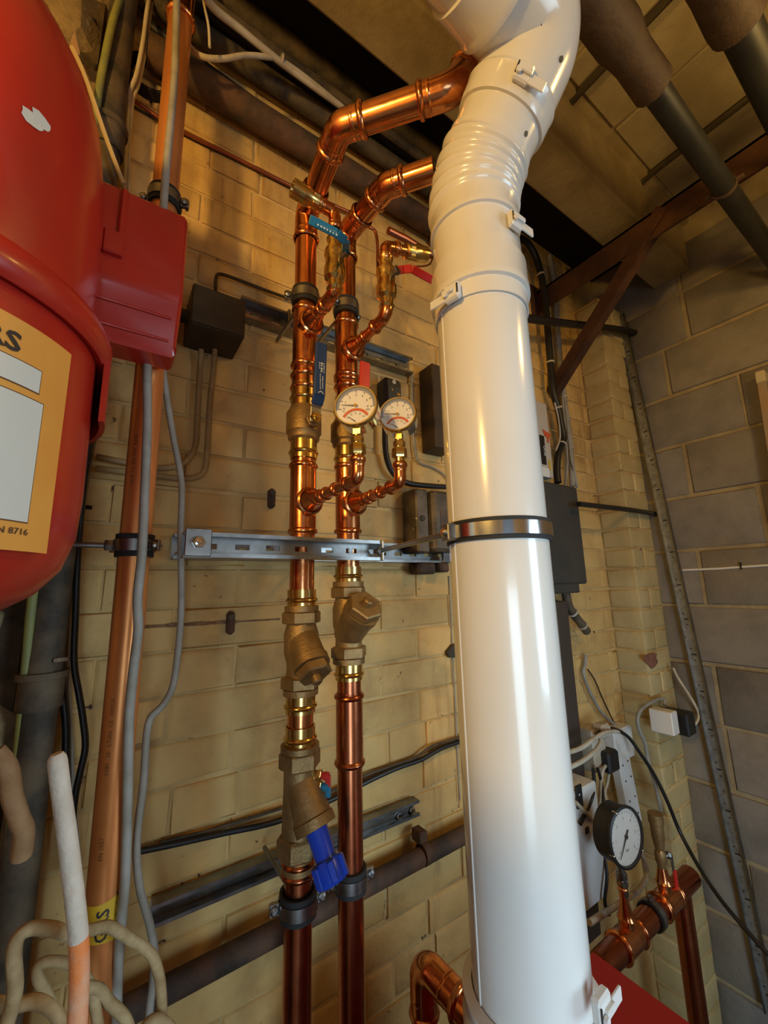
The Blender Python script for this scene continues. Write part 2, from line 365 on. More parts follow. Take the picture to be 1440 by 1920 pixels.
# dark ceiling bars: a steel rod, and one drawing a joint's shadow gap
for px, lab in (((1045, 222), 'dark steel rod crossing the ceiling just right of the flue elbow'), ((1200, 345), 'dark bent bar drawn as the shadow gap of the ceiling joint beside the rusty bracket')):
    a = PZ(*px, CEIL-.02); x = a.x
    pts = [(x, a.y+.0, CEIL-.03), (x, a.y-.03, CEIL-.014), (x, -.62, CEIL-.012), (x, -1.0, CEIL-.012)]
    tag(G().tube(spline(pts, 4), .011, 8).obj('ceiling_dark_bar', darkbrown), lab, 'rod')
# rough stone left of the painted wall
ws = struct(G().box((-.9, -.035, 0), (-.098, .02, CEIL)).obj('wall_rubble', stonem), 'rough brown rubble masonry at the far left edge', 'wall')
for k in range(16):
    for i in range(3):
        z = .75+k*.14+RND.uniform(-.01, .01); x = -.142-.15*i+RND.uniform(-.015, .015)-(.04 if k % 2 else 0)
        g = G(); hx, hz, hy = .066+RND.uniform(-.012, .012), .06+RND.uniform(-.012, .006), .028
        vs = []
        for y, s in ((.02, 1), (-.01, 1), (-hy, .72)):
            for q in range(8):
                an = 2*math.pi*q/8+.39; vs.append(V((x+math.copysign(abs(math.cos(an))**.6, math.cos(an))*hx*s+RND.uniform(-.008, .008), -.03+y+RND.uniform(-.008, .008), z+math.copysign(abs(math.sin(an))**.6, math.sin(an))*hz*s+RND.uniform(-.008, .008))))
        fs = [(a*8+q, a*8+(q+1) % 8, a*8+8+(q+1) % 8, a*8+8+q) for a in (0, 1) for q in range(8)]+[tuple(16+q for q in range(8))]
        g.add(vs, fs).obj('stone', stone, ws, ang=20)

# ------------------------------------------------------------------ pipe fittings
X_, Y_, Z_ = V((1, 0, 0)), V((0, 1, 0)), V((0, 0, 1))
PR = .021                                                         # 42 mm pipe
def bead(g, p, d, r, h=.004, w=.005): g.lathe(V(p)-V(d).normalized()*w, d, [(0, r), (w*.45, r+h*.75), (w, r+h), (w*1.55, r+h*.75), (2*w, r)], 22, cap=False)
def sleeve(p, d, L, r, t=.0016, hb=.0035):
    g = G(); d = V(d).normalized(); g.lathe(p, d, [(0, r), (0, r+t), (L, r+t), (L, r)], 24, cap=False); bead(g, V(p)+d*.006, d, r+t, hb); bead(g, V(p)+d*(L-.006), d, r+t, hb); return g
def elbow(P, d1, d2, rc, r, sock=.022, t=.0018, hb=.0032, n=10):
    P, d1, d2 = V(P), V(d1).normalized(), V(d2).normalized(); th = d1.angle(d2); k = rc*math.tan(th/2)
    path = fillet([P-d1*(k+.0005), P, P+d2*(k+.0005)], rc, n); a, b = P-d1*(k+sock), P+d2*(k+sock)
    g = G(); g.tube([a]+path[1:-1]+[b], r+t, 22, cap=False); bead(g, a+d1*.005, d1, r+t, hb); bead(g, b-d2*.005, d2, r+t, hb)
    bead(g, P-d1*k, d1, r+t, .0006, .003); bead(g, P+d2*k, d2, r+t, .0006, .003); return g
def hexnut(g, p, d, L, r, rot=0): d = V(d).normalized(); g.lathe(p, d, [(0, r*.9), (L*.12, r), (L*.88, r), (L, r*.9)], 6, rot=rot); return g
def zA(py): return PY(565, py, -.185).z
def zB(py): return PY(655, py, -.185).z
A0, B0 = V((.277, -.185, 0)), V((.3675, -.185, 0))
def at(b, z): return V((b.x, b.y, z))
HZ = 2.252                                                        # height of the horizontal runs
def tee(root, b, z0, z1, zb, d, rr=.0195, reach=.034):
    """equal tee body with a reducing branch: collar, fluted cone, small outlet"""
    g = sleeve(at(b, z0), Z_, z1-z0, PR, .0022, .0032); d = V(d).normalized(); p = at(b, zb)
    g.lathe(p, d, [(.004, rr+.001), (reach, rr+.001)], 22, cap=False); bead(g, p+d*(reach-.003), d, rr+.001, .0042, .0045)
    o = g.obj('tee', copper, root)
    h = G().lathe(p+d*reach, d, [(0, rr), (.004, rr), (.022, .0115), (.05, .0095)], 16); bead(h, p+d*.058, d, .0095, .0028, .0035); bead(h, p+d*.074, d, .009, .0028, .0035)
    h.lathe(p+d*(reach+.012), d, [(0, .0092), (.036, .0092)], 16); h.obj('reducer', copper, o); return p+d*(reach+.02)
def riser(name, label, b, specs, top_px, end_px, third):
    root = thing(name, label, 'pipe', at(b, .25))
    corner = PZ(*top_px, HZ); end = PZ(*end_px, HZ); d2 = (corner-at(b, HZ)).normalized(); d3 = (end-corner).normalized()
    for z0, z1, mt in specs: G().tube([at(b, z0), at(b, z1)], PR, 24).obj('pipe_section', mt, root)
    elbow(at(b, HZ), Z_, d2, .045, PR, .02).obj('elbow', copper, root)
    G().tube([at(b, HZ)+d2*.04, corner-d2*.02], PR, 24).obj('pipe_section', copper, root)
    elbow(corner, d2, d3, .06, PR, .02).obj('elbow', copper, root)
    G().tube([corner+d3*.03, end-d3*.01], PR, 24).obj('pipe_section', copper, root)
    if third:
        d4 = V(third).normalized(); elbow(end, d3, d4, .055, PR, .018).obj('elbow', copper, root); G().tube([end+d4*.03, end+d4*.12], PR, 24).obj('pipe_section', copper, root)
    return root
rA = riser('copper_riser', 'left copper riser pipe with tees, curving over towards the white flue at the top', A0,
           [(.25, zA(1612), coppero), (zA(1400), zA(1300), copper), (zA(1145), zA(800), copper), (zA(770), HZ-.03, copper)], (636, 240), (850, 168), (.42, -.12, .9))
rB = riser('copper_riser', 'copper riser pipe between the left riser and the white flue, ending behind the flue', B0,
           [(.25, zB(1250), coppero), (zB(1100), zB(810), copper), (zB(795), HZ-.03, copper)], (724, 349), (824, 315), None)
# sleeves and adaptors on the two risers
for b, z0, z1, mt, r in ((A0, zA(1640), zA(1602), coppero, rA), (A0, zA(700), zA(735), copper, rA), (B0, zB(1436), zB(1298), coppero, rB), (B0, zB(705), zB(735), copper, rB)):
    sleeve(at(b, min(z0, z1)), Z_, abs(z1-z0), PR, .0022).obj('coupling', mt, r)
tAl = tee(rA, A0, zA(1003), zA(868), zA(945), -Y_); tAu = tee(rA, A0, zA(692), zA(578), zA(618), -Y_)
tBl = tee(rB, B0, zB(1003), zB(872), zB(948), -Y_); tBu = tee(rB, B0, zB(722), zB(608), zB(668), -Y_)
# ------------------------------------------------------------------ valves on the risers
def adaptor(b, z0, z1, root):
    lo, hi = min(z0, z1), max(z0, z1); g = G().lathe(at(b, lo), Z_, [(0, PR+.001), (0, PR+.0032), (hi-lo, PR+.0032), (hi-lo, PR+.001)], 24, cap=False); bead(g, at(b, lo+(hi-lo)*.35), Z_, PR+.0032, .003, .004); return g.obj('press_adaptor', brass, root)
def ball_valve(label, b, z0, z1, handle, mat, mname, zst, lean):
    t = thing('ball_valve', label, 'valve', at(b, z0)); h = z1-z0
    g = G().lathe(at(b, z0), Z_, [(0, .025), (.004, .0285), (h*.18, .029), (h*.24, .032), (h*.8, .032), (h*.88, .0285), (h, .025)], 24); g.obj('body', bronze, t)
    adaptor(b, z0-.034, z0, t); adaptor(b, z1, z1+.045, t)
    p = at(b, zst); s = G().cyl(p, p+V((0, -.052, 0)), .009, 14); hexnut(s, p+V((0, -.034, 0)), -Y_, .01, .014); s.obj('stem', bronze, t)
    n_ = G(); hexnut(n_, p+V((0, -.046, 0)), -Y_, .011, .010); n_.lathe(p+V((0, -.057, 0)), -Y_, [(0, .0055), (.005, .005)], 12); n_.obj('nut', brass, t)
    # flat lever: cranked strip with a plastic sleeve
    q0 = p+V((0, -.049, 0)); q1 = q0+V((lean*.12, -.002, .018)); q2 = q0+V((lean*.35, -.013, .036)); q3 = q0+V((lean, -.016, handle))
    def strip(g, pts, wd, th):
        for a, c in zip(pts, pts[1:]):
            d = (c-a); u = d.normalized(); nrm = V((0, -1, 0)); nrm = (nrm-u*nrm.dot(u)).normalized(); s_ = u.cross(nrm); g.cbox((a+c)/2, d/2+u*.001, s_*wd, nrm*th, min(.0018, th*.6))
        return g
    strip(G(), [q0-V((0, 0, .008)), q1, q2], .0095, .0016).obj('lever', zinc, t)
    hd = strip(G(), [q1+(q2-q1)*.3, q2, q3], .0108, .0036); hd.obj('handle', mat, t)
    return t, q2, q3
t, q2, q3 = ball_valve('bronze ball valve with a navy blue lever on the left copper riser', A0, zA(828), zA(764), .135, bluep, 'blue', zA(800), .004)
g = G(); u = (q3-q2).normalized()
o = q2.lerp(q3, .42)+V((0, -.0042, 0))
def strokes(g, o, ux, uy, L, h, n, seed):
    r = random.Random(seed); x = 0
    for i in range(n):
        wd = L/n*r.uniform(.45, .8); k = r.uniform(.75, 1); g.add([o+ux*x, o+ux*(x+wd), o+ux*(x+wd*.9)+uy*h*k, o+ux*x+uy*h*k], [(0, 1, 2, 3)]); x += L/n
    return g
strokes(g, o+V((-.0005, 0, .034)), -Z_, X_, .034, .0042, 7, 1); strokes(g, o+V((.005, 0, .034)), -Z_, X_, .034, .0018, 12, 2); strokes(g, o+V((-.0035, 0, .036)), -Z_, X_, .03, .0014, 12, 3)
strokes(g, o+V((-.002, 0, -.002)), -Z_, X_, .03, .0018, 9, 4); strokes(g, o+V((.0025, 0, -.006)), -Z_, X_, .024, .0018, 8, 5)
g.prism([o+V(p) for p in ((-.005, 0, -.038), (0, 0, -.034), (.005, 0, -.038), (.005, 0, -.0395), (0, 0, -.0358), (-.005, 0, -.0395))], (0, -.0001, 0)); g.obj('lettering', printw, t)
ball_valve('bronze ball valve with a red lever behind the round gauges', B0, zB(842), zB(790), .125, redp, 'red', zB(818), .004)
def strainer(label, b, z0, z1, bd, L, start, rb):
    t = thing('y_strainer', label, 'strainer', at(b, z0)); h = z1-z0; bd = V(bd).normalized()
    g = G().lathe(at(b, z0+.018), Z_, [(0, .024), (h*.16, .0235), (h*.3, .028), (h*.55, .029), (h*.7, .0235), (h-.036, .024)], 22)
    s = at(b, start); g.lathe(s, bd, [(-.01, rb*.8), (.0, rb*.92), (L*.75, rb*.97), (L*.78, rb*1.06), (L, rb*1.06)], 24); g.obj('body', bronze, t)
    for z in (z0, z1-.02): hexnut(G(), at(b, z), Z_, .02, .0325, .3).obj('hex_end', bronze, t)
    for z, s_ in ((z0, -1), (z1, 1)): G().lathe(at(b, z), Z_*s_, [(0, .0285), (.009, .0285), (.0095, .025)], 22).obj('collar', bronze, t); adaptor(b, z+s_*.009, z+s_*.036, t)
    c = hexnut(G(), s+bd*L, bd, .016, rb*1.02, .2); c.lathe(s+bd*(L+.016), bd, [(0, .0085), (.010, .0085), (.012, .006)], 12); c.obj('cap', bronze, t); return t
strainer('bronze Y strainer with its hexagonal cap pointing down, on the left riser', A0, zA(1290), zA(1146), (.04, -.66, -.75), .062, zA(1190), .0275)
strainer('bronze Y strainer with its hexagonal cap facing up and out, on the right riser', B0, zB(1233), zB(1100), (.0, -.74, .60), .066, zB(1186), .030)
t = thing('balancing_valve', 'bronze balancing valve with blue handwheel low on the left riser', 'valve', at(A0, zA(1600)))
z0, z1 = zA(1600), zA(1404); bd = V((.16, -.5, -.82)).normalized(); s = at(A0, zA(1455))
G().lathe(at(A0, z0+.02), Z_, [(0, .026), (.02, .0265), ((z1-z0)*.5, .025), (z1-z0-.045, .025)], 24).lathe(s, bd, [(-.015, .02), (.02, .0255), (.058, .0285), (.06, .031), (.073, .031), (.074, .02)], 26).obj('body', bronze, t)
hexnut(G(), at(A0, z1-.026), Z_, .026, .033, .3).obj('hex_end', bronze, t); hexnut(G(), at(A0, z0), Z_, .03, .0335, .3).obj('hex_end', bronze, t)
G().lathe(at(A0, z1), Z_, [(0, .0305), (.008, .0305)], 22).obj('collar', bronze, t); adaptor(A0, z1+.008, z1+.036, t); G().lathe(at(A0, z0-.022), Z_, [(0, .0245), (.022, .0245)], 22).obj('collar', bronze, t)
kn = G().lathe(s+bd*.07, bd, [(0, .0165), (.04, .0155), (.045, .017)], 20).obj('handwheel_stem', blueb, t)
g = G(); g.lathe(s+bd*.112, bd, [(0, .019), (.004, .021), (.026, .021), (.03, .018)], 20)
fu, fw = frame(bd)
for i in range(6):
    e = fu*math.cos(i*math.pi/3)+fw*math.sin(i*math.pi/3); g.cbox(s+bd*.127+e*.021, e*.004, bd.cross(e)*.005, bd*.013, .0015)
g.obj('handwheel', blueb, t)
for py, m, dz in ((1446, redp, 0), (1466, bluep, -.004)):
    p = at(A0, zA(py)); d = V((.72, -.68, -.1)).normalized(); tp = G().cyl(p+d*.02, p+d*.036, .006, 10); hexnut(tp, p+d*.03, d, .006, .008); o = tp.obj('test_point', brass, t)
    G().lathe(p+d*.036, d, [(0, .0045), (.006, .0065), (.012, .006)], 10).cbox(p+d*.047-Z_*.006, d*.004, Z_*.008, d.cross(Z_)*.003, .001).obj('tag', m if m is redp else bluel, o)
# ------------------------------------------------------------------ gauges on their branch pipes
def gauge(label, c, nrm, r, gauge_branch, txt=True):
    nrm = V(nrm).normalized(); u = Z_.cross(nrm).normalized(); up = nrm.cross(u); t = thing('pressure_gauge', label, 'gauge', c-Z_*(r+.02))
    G().lathe(c-nrm*.03, nrm, [(0, r*.86), (.003, r*.95), (.026, r*.97)], 36).obj('case', steel, t)
    bz = G(); bz.lathe(c-nrm*.004, nrm, [(0, r*.95), (.0015, r*1.0), (.006, r*1.0), (.0085, r*.955), (.0085, r*.90), (.005, r*.885)], 40, cap=False); bz.obj('bezel', M('gold_bezel', (.75, .62, .36), .2, 1), t)
    f0 = c+nrm*.0005
    d = G().lathe(f0-nrm*.001, nrm, [(0, r*.9), (.001, r*.9)], 40).obj('dial', dialw, t)
    def P(a, q, k=.0006): return f0+nrm*k+u*(math.sin(a)*q)+up*(math.cos(a)*q)     # clockwise from top
    def arc(a0, a1, q0, q1, k, cx=0, cy=0, n=24):
        g = G(); off = u*cx+up*cy
        vs = [P(a0+(a1-a0)*i/n, q, k)+off for i in range(n+1) for q in (q0, q1)]; return g.add(vs, [(2*i, 2*i+1, 2*i+3, 2*i+2) for i in range(n)])
    arc(math.radians(-98), math.radians(98), r*.77, r*.885, .0006).obj('scale_band', dialb, d)
    arc(math.radians(-62), math.radians(62), r*.54, r*.66, .0007, 0, -r*.78).obj('temperature_band', dialr, d)
    g = G()
    for i in range(7):
        a = math.radians(-98+196*i/6); flat_text(g, str(i), r*.15, P(a, r*.54, .0009), u, up, True); g.add([P(a-.02, r*.66, .0009), P(a+.02, r*.66, .0009), P(a+.02, r*.75, .0009), P(a-.02, r*.75, .0009)], [(0, 1, 2, 3)])
    flat_text(g, 'bar', r*.13, P(math.radians(112), r*.6, .0009), u, up, True); flat_text(g, '°C', r*.13, P(math.radians(-112), r*.6, .0009), u, up, True)
    for i, b in enumerate((20, 40, 60, 80, 120)):
        a = math.radians(-56+112*i/4); flat_text(g, str(b), r*.09, P(a, r*.42, .0009)-up*r*.78, u, up, True)
    g.obj('numerals', ink, d)
    def needle(a, L0, L1, wd, o):
        e = u*math.sin(a)+up*math.cos(a); s_ = nrm.cross(e); return G().prism([o-e*L0-s_*wd, o-e*L0+s_*wd, o+e*L1+s_*wd*.3, o+e*L1-s_*wd*.3], nrm*.0006)
    needle(math.radians(-82), r*.1, r*.66, r*.022, f0+nrm*.0018).obj('needle', ink, t); needle(math.radians(-50), 0, r*.42, r*.02, f0+nrm*.0014-up*r*.78).obj('temperature_needle', ink, t)
    G().lathe(f0+nrm*.0018, nrm, [(0, r*.07), (.0018, r*.07)], 14).obj('hub', brass, t)
    G().lathe(c+nrm*.0042, nrm, [(0, r*.9), (.0006, r*.9)], 36).obj('glass', gl, t)
    s = c-Z_*r*.93-nrm*.006; b = G(); b.cbox(s-Z_*.004, u*.006, nrm*.006, Z_*.008, .001); b.lathe(s-Z_*.03, Z_, [(0, .0075), (.006, .0075), (.018, .0075)], 14); hexnut(b, s-Z_*.022, Z_, .009, .0095); hexnut(b, s-Z_*.04, Z_, .016, .0118); b.lathe(s-Z_*.056, Z_, [(0, .0085), (.003, .0105), (.006, .0082), (.016, .0082)], 14); b.obj('union', brass, t)
    e = gauge_branch; bt = s-Z_*.056; k = V((bt.x, bt.y, e.z)); dd = (k-e).normalized()
    G().tube(fillet([e-dd*.005, k, bt+Z_*.004], .02, 8), .0076, 14, cap=False).obj('siphon_pipe', copper, t)
    cp_ = G(); L_ = (k-e).length
    for f_ in (.12, .3, .52): bead(cp_, e+dd*L_*f_, dd, .0078, .0034, .004)
    cp_.lathe(e+dd*L_*.08, dd, [(0, .0088), (L_*.48, .0088)], 14).obj('coupling', copper, t)
    elbow(k, dd, Z_, .022, .0078, .012, .0014, .0028, 8).obj('elbow', copper, t); return t
gA, gB = V((.274, -.381, 1.754)), V((.3535, -.373, 1.762))
gauge('round pressure gauge in front of the red lever, left of the pair', gA, (-.70, -.70, .10), .0325, tAl)
gauge('round pressure gauge right of the pair, nearest the white flue', gB, (-.70, -.70, .10), .030, tBl)
# ------------------------------------------------------------------ vent and drain branches above the risers
def vent(name, label, start, xw, elb, vlv, top, end, mat, lever, lever_mat, thin=None):
    k = PX(*elb, xw); k.z = start.z; ax = V((k.x, k.y, 0)); zt = PX(*top, xw).z; zv = PX(*vlv, xw).z
    t = thing(name, label, 'valve', start)
    dd = (k-start).normalized(); r = .0092
    G().tube(fillet([start-dd*.01, k, at(ax, zt)], .03, 8), r, 14).obj('branch_pipe', copper, t)
    elbow(k, dd, Z_, .03, r, .014, .0016, .003).obj('elbow', copper, t)
    b = G(); zl = zv-.04; k_ = 1.28
    b.lathe(at(ax, zl-.02), Z_, [(q*k_, w_*k_) for q, w_ in ((0, .0085), (.003, .0112), (.006, .009), (.014, .0092), (.018, .0135), (.024, .0142), (.034, .0142), (.038, .0125), (.05, .0125), (.054, .0142), (.06, .0135), (.064, .0095), (.074, .0092), (.078, .0112), (.081, .0085))], 18); b.obj('valve_body', brass, t)
    sd = V(lever[1])-at(ax, zv); sd.z = 0; sd = (ray(*vlv)*-1); sd.z = 0; sd = (sd.normalized()*.8+V((.6, 0, 0))).normalized()
    p = at(ax, zv); n_ = G().cyl(p, p+sd*.03, .0055, 12); hexnut(n_, p+sd*.024, sd, .006, .008); n_.obj('stem', zinc, t)
    q = [p+sd*.026]+[V(x) for x in lever]
    g = G()
    for a, c in zip(q, q[1:]):
        d = c-a; un = d.normalized(); nr = (-ray(*vlv)).normalized(); nr = (nr-un*nr.dot(un)).normalized(); g.cbox((a+c)/2, d/2, un.cross(nr)*.0066, nr*.0022, .0012)
    hd = g.obj('handle', lever_mat, t)
    pe = PY(*end, k.y); kt = at(ax, zt); de = (pe-kt).normalized()
    elbow(kt, Z_, de, .024, r, .014, .0016, .003).obj('elbow', copper, t)
    e = G().tube([kt+de*.02, pe-de*.03], r, 14).obj('outlet_pipe', copper, t)
    h = G().lathe(pe, -de, [(.006, .001), (.006, .0095), (0, .0105), (0, .0145), (.018, .0145), (.022, .0155), (.034, .0135), (.05, .0135), (.052, .0095)], 18, cap=False); hexnut(h, pe-de*.034, -de, .012, .0148); h.obj('open_fitting', brass, t)
    return t, hd
Yv = PX(636, 500, .277).y
LV = PX(655, 458, .30)
t, hd = vent('vent_valve', 'brass vent valve with a light blue lever on the left riser branch', tAu, .277, (628, 590), (640, 470), (634, 388), (548, 352), brass,
     [PY(648, 452, Yv-.035), PY(632, 438, Yv-.045), PY(580, 411, Yv-.045)], bluel)
a, b = PY(625, 434, Yv-.0475), PY(590, 415, Yv-.0475); ud = (a-b).normalized(); vd = (Z_-ud*ud.z).normalized()
g = G(); strokes(g, b+ud*.003+vd*.0012, ud, vd, .036, .0026, 9, 6); strokes(g, b+ud*.004-vd*.0042, ud, vd, .036, .0036, 7, 7); g.obj('lettering', printw, t)
t, hd = vent('vent_valve', 'brass vent valve with a red lever beside the white flue', tBu, .3675, (727, 632), (737, 508), (731, 452), (797, 478), brass,
     [PY(757, 505, -.36), PY(772, 504, -.37), PY(812, 526, -.37)], redp)
cable('copper_tube', 'thin copper tube bent down behind the red lever vent valve', 'pipe', [(690, 425, -.1), (702, 432, -.1), (707, 450, -.1), (708, 490, -.1), (709, 512, -.12), (716, 522, -.2)], .004, copperd)
t = tag(G().tube(pix([(728, 432, -.2), (760, 448, -.2), (812, 480, -.2)]), .0085, 14).obj('open_copper_pipe', copperd), 'open-ended dull copper pipe stub beside the corrugated flue', 'pipe')
cable('copper_tube', 'fine copper capillary tube looping above the red lever', 'pipe', [(800, 455, -.2), (812, 470, -.22), (806, 495, -.24), (780, 500, -.26)], .002, copperd)
# ------------------------------------------------------------------ pipe clamps
def clamp(label, c, r, d_stud, wall_y=None, ear=(-1, 0, 0), mat=zinc, hh=.017, rub=.033, group=None, rod=True):
    t = thing('pipe_clamp', label, 'clamp', c, group); c = V(c)
    G().rect_arc(c, Z_, r+.0002, r+.0046, rub, n=30).obj('rubber_liner', rubber, t)
    b = G().rect_arc(c, Z_, r+.0045, r+.0066, hh, n=30)
    e = V(ear).normalized()
    for s in (1, -1): b.cbox(c+e*s*(r+.011), e*.008, e.cross(Z_)*.0032, Z_*hh*.5, .001)
    b.obj('band', mat, t)
    for s in (1, -1):
        f = e.cross(Z_)*-1; p = c+e*s*(r+.0125); q = f if f.y < 0 else -f
        G().lathe(p, q, [(-.012, .003), (.004, .003), (.0041, .0062), (.007, .006), (.009, .003)], 12).obj('screw', mat, t)
    if rod:
        st = G().cyl(c+V(d_stud)*(r+.005), c+V(d_stud)*rod, .004, 10); hexnut(st, c+V(d_stud)*(r+.005), V(d_stud), .012, .0085); st.obj('stud', zinc, t)
    return t
clamp('rubber-lined clamp high on the left riser above its upper tee', at(A0, zA(557)), PR, Y_, rod=.165, ear=(-1, .3, 0))
clamp('rubber-lined clamp high on the right riser above its upper tee', at(B0, zB(583)), PR, Y_, rod=.165, ear=(-1, -.35, 0))
clamp('bolted clamp low on the left riser under the balancing valve', at(A0, zA(1688)), PR+.0022, Y_, rod=.16, ear=(-1, .2, 0))
clamp('bolted clamp low on the right riser above the bottom edge', at(B0, zB(1648)), PR, Y_, rod=.16, ear=(-1, .2, 0))
# ------------------------------------------------------------------ strut channels
def channel(label, x0, x1, z0, z1, yb, depth, slots=True, group=None, lip=.0058, t=.0022, sl0=.026):
    """C channel along X, web at Y=yb, open side towards the room"""
    T = thing('strut_channel', label, 'rail', (x0, yb, z0), group); yf = yb-depth; zc = (z0+z1)/2; sh = .0042
    g = G(); g.box((x0, yf, z1-t), (x1, yb, z1)); g.box((x0, yf, z0), (x1, yb, z0+t)); g.box((x0, yf, z1-lip), (x1, yf+t, z1-t)); g.box((x0, yf, z0+t), (x1, yf+t, z0+lip))
    g.box((x0, yf+t, z1-lip), (x1, yf+.007, z1-lip+t)); g.box((x0, yf+t, z0+lip-t), (x1, yf+.007, z0+lip)); g.obj('flanges', zinc, T, smooth=False)
    w_ = G(); 
    if slots:
        w_.box((x0, yb-t, zc+sh), (x1, yb, z1-t)); w_.box((x0, yb-t, z0+t), (x1, yb, zc-sh)); x = x0
        while x < x1:
            e = min(x+sl0, x1); w_.box((x, yb-t, zc-sh), (e, yb, zc+sh)); x += sl0+.022
    else: w_.box((x0, yb-t, z0+t), (x1, yb, z1-t))
    w_.obj('slotted_web', zinc, T, smooth=False); return T
xl, xr = PY(345, 1020, -.236).x, PY(715, 1030, -.236).x
zf1, zf0 = PY(500, 1003, -.236).z, PY(500, 1047, -.236).z
ft = channel('short slotted strut channel crossing in front of both risers', xl, xr, zf0, zf1, -.209, .027)
pl = PY(372, 1017, -.238); g = G().cbox(pl, X_*.0172, Y_*.002, Z_*.0195, .001); g.obj('square_washer', zinc, ft)
g = hexnut(G(), pl, -Y_, .008, .0085); g.lathe(pl+V((0, -.008, 0)), -Y_, [(0, .0045), (.006, .0045), (.007, .003)], 12); g.obj('bolt', steel, ft)
G().cyl(pl, (pl.x, -.03, pl.z), .005, 10).obj('threaded_rod', zinc, ft)
pe = V((xr, -.225, (zf0+zf1)/2)); G().cbox(pe+X_*.001, X_*.0018, Y_*.016, Z_*.0185, .001).obj('end_plate', zinc, ft); G().cyl((xr-.05, -.212, pe.z), (xr-.05, -.03, pe.z), .005, 10).obj('threaded_rod', zinc, ft)
xb0, xb1 = PY(325, 1030, -.042).x, PY(845, 1036, -.042).x+.02
bt = channel('long strut channel bolted to the brick wall behind the risers', xb0, xb1, PY(600, 1052, -.04).z, PY(600, 1013, -.04).z, -.008, .036)
p = PY(838, 1040, -.045); G().cbox(p, X_*.016, Y_*.004, Z_*.021, .001).obj('end_plate', zinc, bt)
ut = channel('grey strut channel high on the wall behind the riser clamps', PY(452, 580, -.03).x, PY(774, 686, -.03).x, PY(600, 640, -.03).z-.002, PY(600, 612, -.03).z+.006, -.008, .024)
p = PY(540, 600, -.034); G().cbox(p, X_*.003, Y_*.01, Z_*.022, .001).obj('spacer', zinc, ut)
lt = channel('bright strut channel low on the wall behind the two risers', PY(284, 1722, -.03).x, PY(786, 1512, -.03).x, PY(600, 1608, -.03).z, PY(600, 1573, -.03).z, -.008, .024)
for q in ((748, 1531), (772, 1519)):
    p = PY(*q, -.012); hexnut(G(), p, -Y_, .006, .007).obj('bolt', steel, lt)

# ------------------------------------------------------------------ white flue
FX, FR = V((.4167, -.4967, 0)), .0625                            # 125 mm flue, its axis where the pixel width of the pipe puts it
tl = math.radians(35); az = math.radians(75); hd_ = V((math.cos(az), -math.sin(az), 0)); RB = .1667; ZB = 2.0417
fl = thing('flue_pipe', 'white plastic boiler flue rising in front of the wall, with a corrugated bend', 'flue', at(FX, .94))
G().tube([at(FX, .94), at(FX, 1.908)], FR, 48).obj('straight_pipe', white, fl)
g = G().lathe(at(FX, .94), Z_, [(0, FR+.010), (.085, FR+.010), (.089, FR+.012), (.103, FR+.012), (.107, FR+.010), (.117, FR+.009), (.122, FR+.011), (.128, FR+.011), (.131, FR+.001)], 56, cap=False); sk = g.obj('lower_socket', white, fl)
g = G().lathe(at(FX, 1.871), Z_, [(0, FR+.0005), (0, FR+.003), (.023, FR+.003), (.025, FR+.007), (.035, FR+.007), (.038, FR+.0055), (.071, FR+.0055), (.083, FR+.001), (.117, FR), (.137, FR), (.138, FR+.0038), (.147, FR+.0038), (.15, FR+.0025), (.19, FR+.0025)], 56, cap=False); g.obj('collar', white, fl)
# corrugated bend, then the tilted piece
arc = []; rad = []
NB = 72
for i in range(NB+1):
    q = tl*i/NB; arc.append(at(FX, ZB)+hd_*RB*(1-math.cos(q))+Z_*RB*math.sin(q)); rad.append(FR+.0025+.0035*(.5-.5*math.cos(2*math.pi*i*5/NB)))
G().tube(arc, rad, 56, cap=False).obj('corrugated_bend', white, fl, ang=60)
ud_ = hd_*math.sin(tl)+Z_*math.cos(tl); Q = arc[-1]
G().lathe(Q-ud_*.004, ud_, [(0, FR+.0025), (.01, FR+.0025), (.011, FR), (.042, FR), (.043, FR+.004), (.05, FR+.005), (.071, FR+.005), (.075, FR+.0062), (.08, FR+.003), (.087, FR)], 56, cap=False).obj('upper_socket', white, fl)
# top elbow turning along the beam
d_out = V((-1, -.02, .03)).normalized(); K = Q+ud_*.158
pth = fillet([Q+ud_*.074, K, K+d_out*.5], .07, 26)
G().tube([p for p in pth if (p-K).dot(d_out) < .08]+[K+d_out*.09], FR+.0025, 56, cap=False).obj('top_elbow', white, fl)
G().lathe(K+d_out*.083, d_out, [(0, FR+.0025), (.003, FR+.0075), (.013, FR+.0075), (.017, FR+.005), (.06, FR+.005), (.061, FR), (.5, FR)], 56, cap=False).obj('outlet_pipe', white, fl)
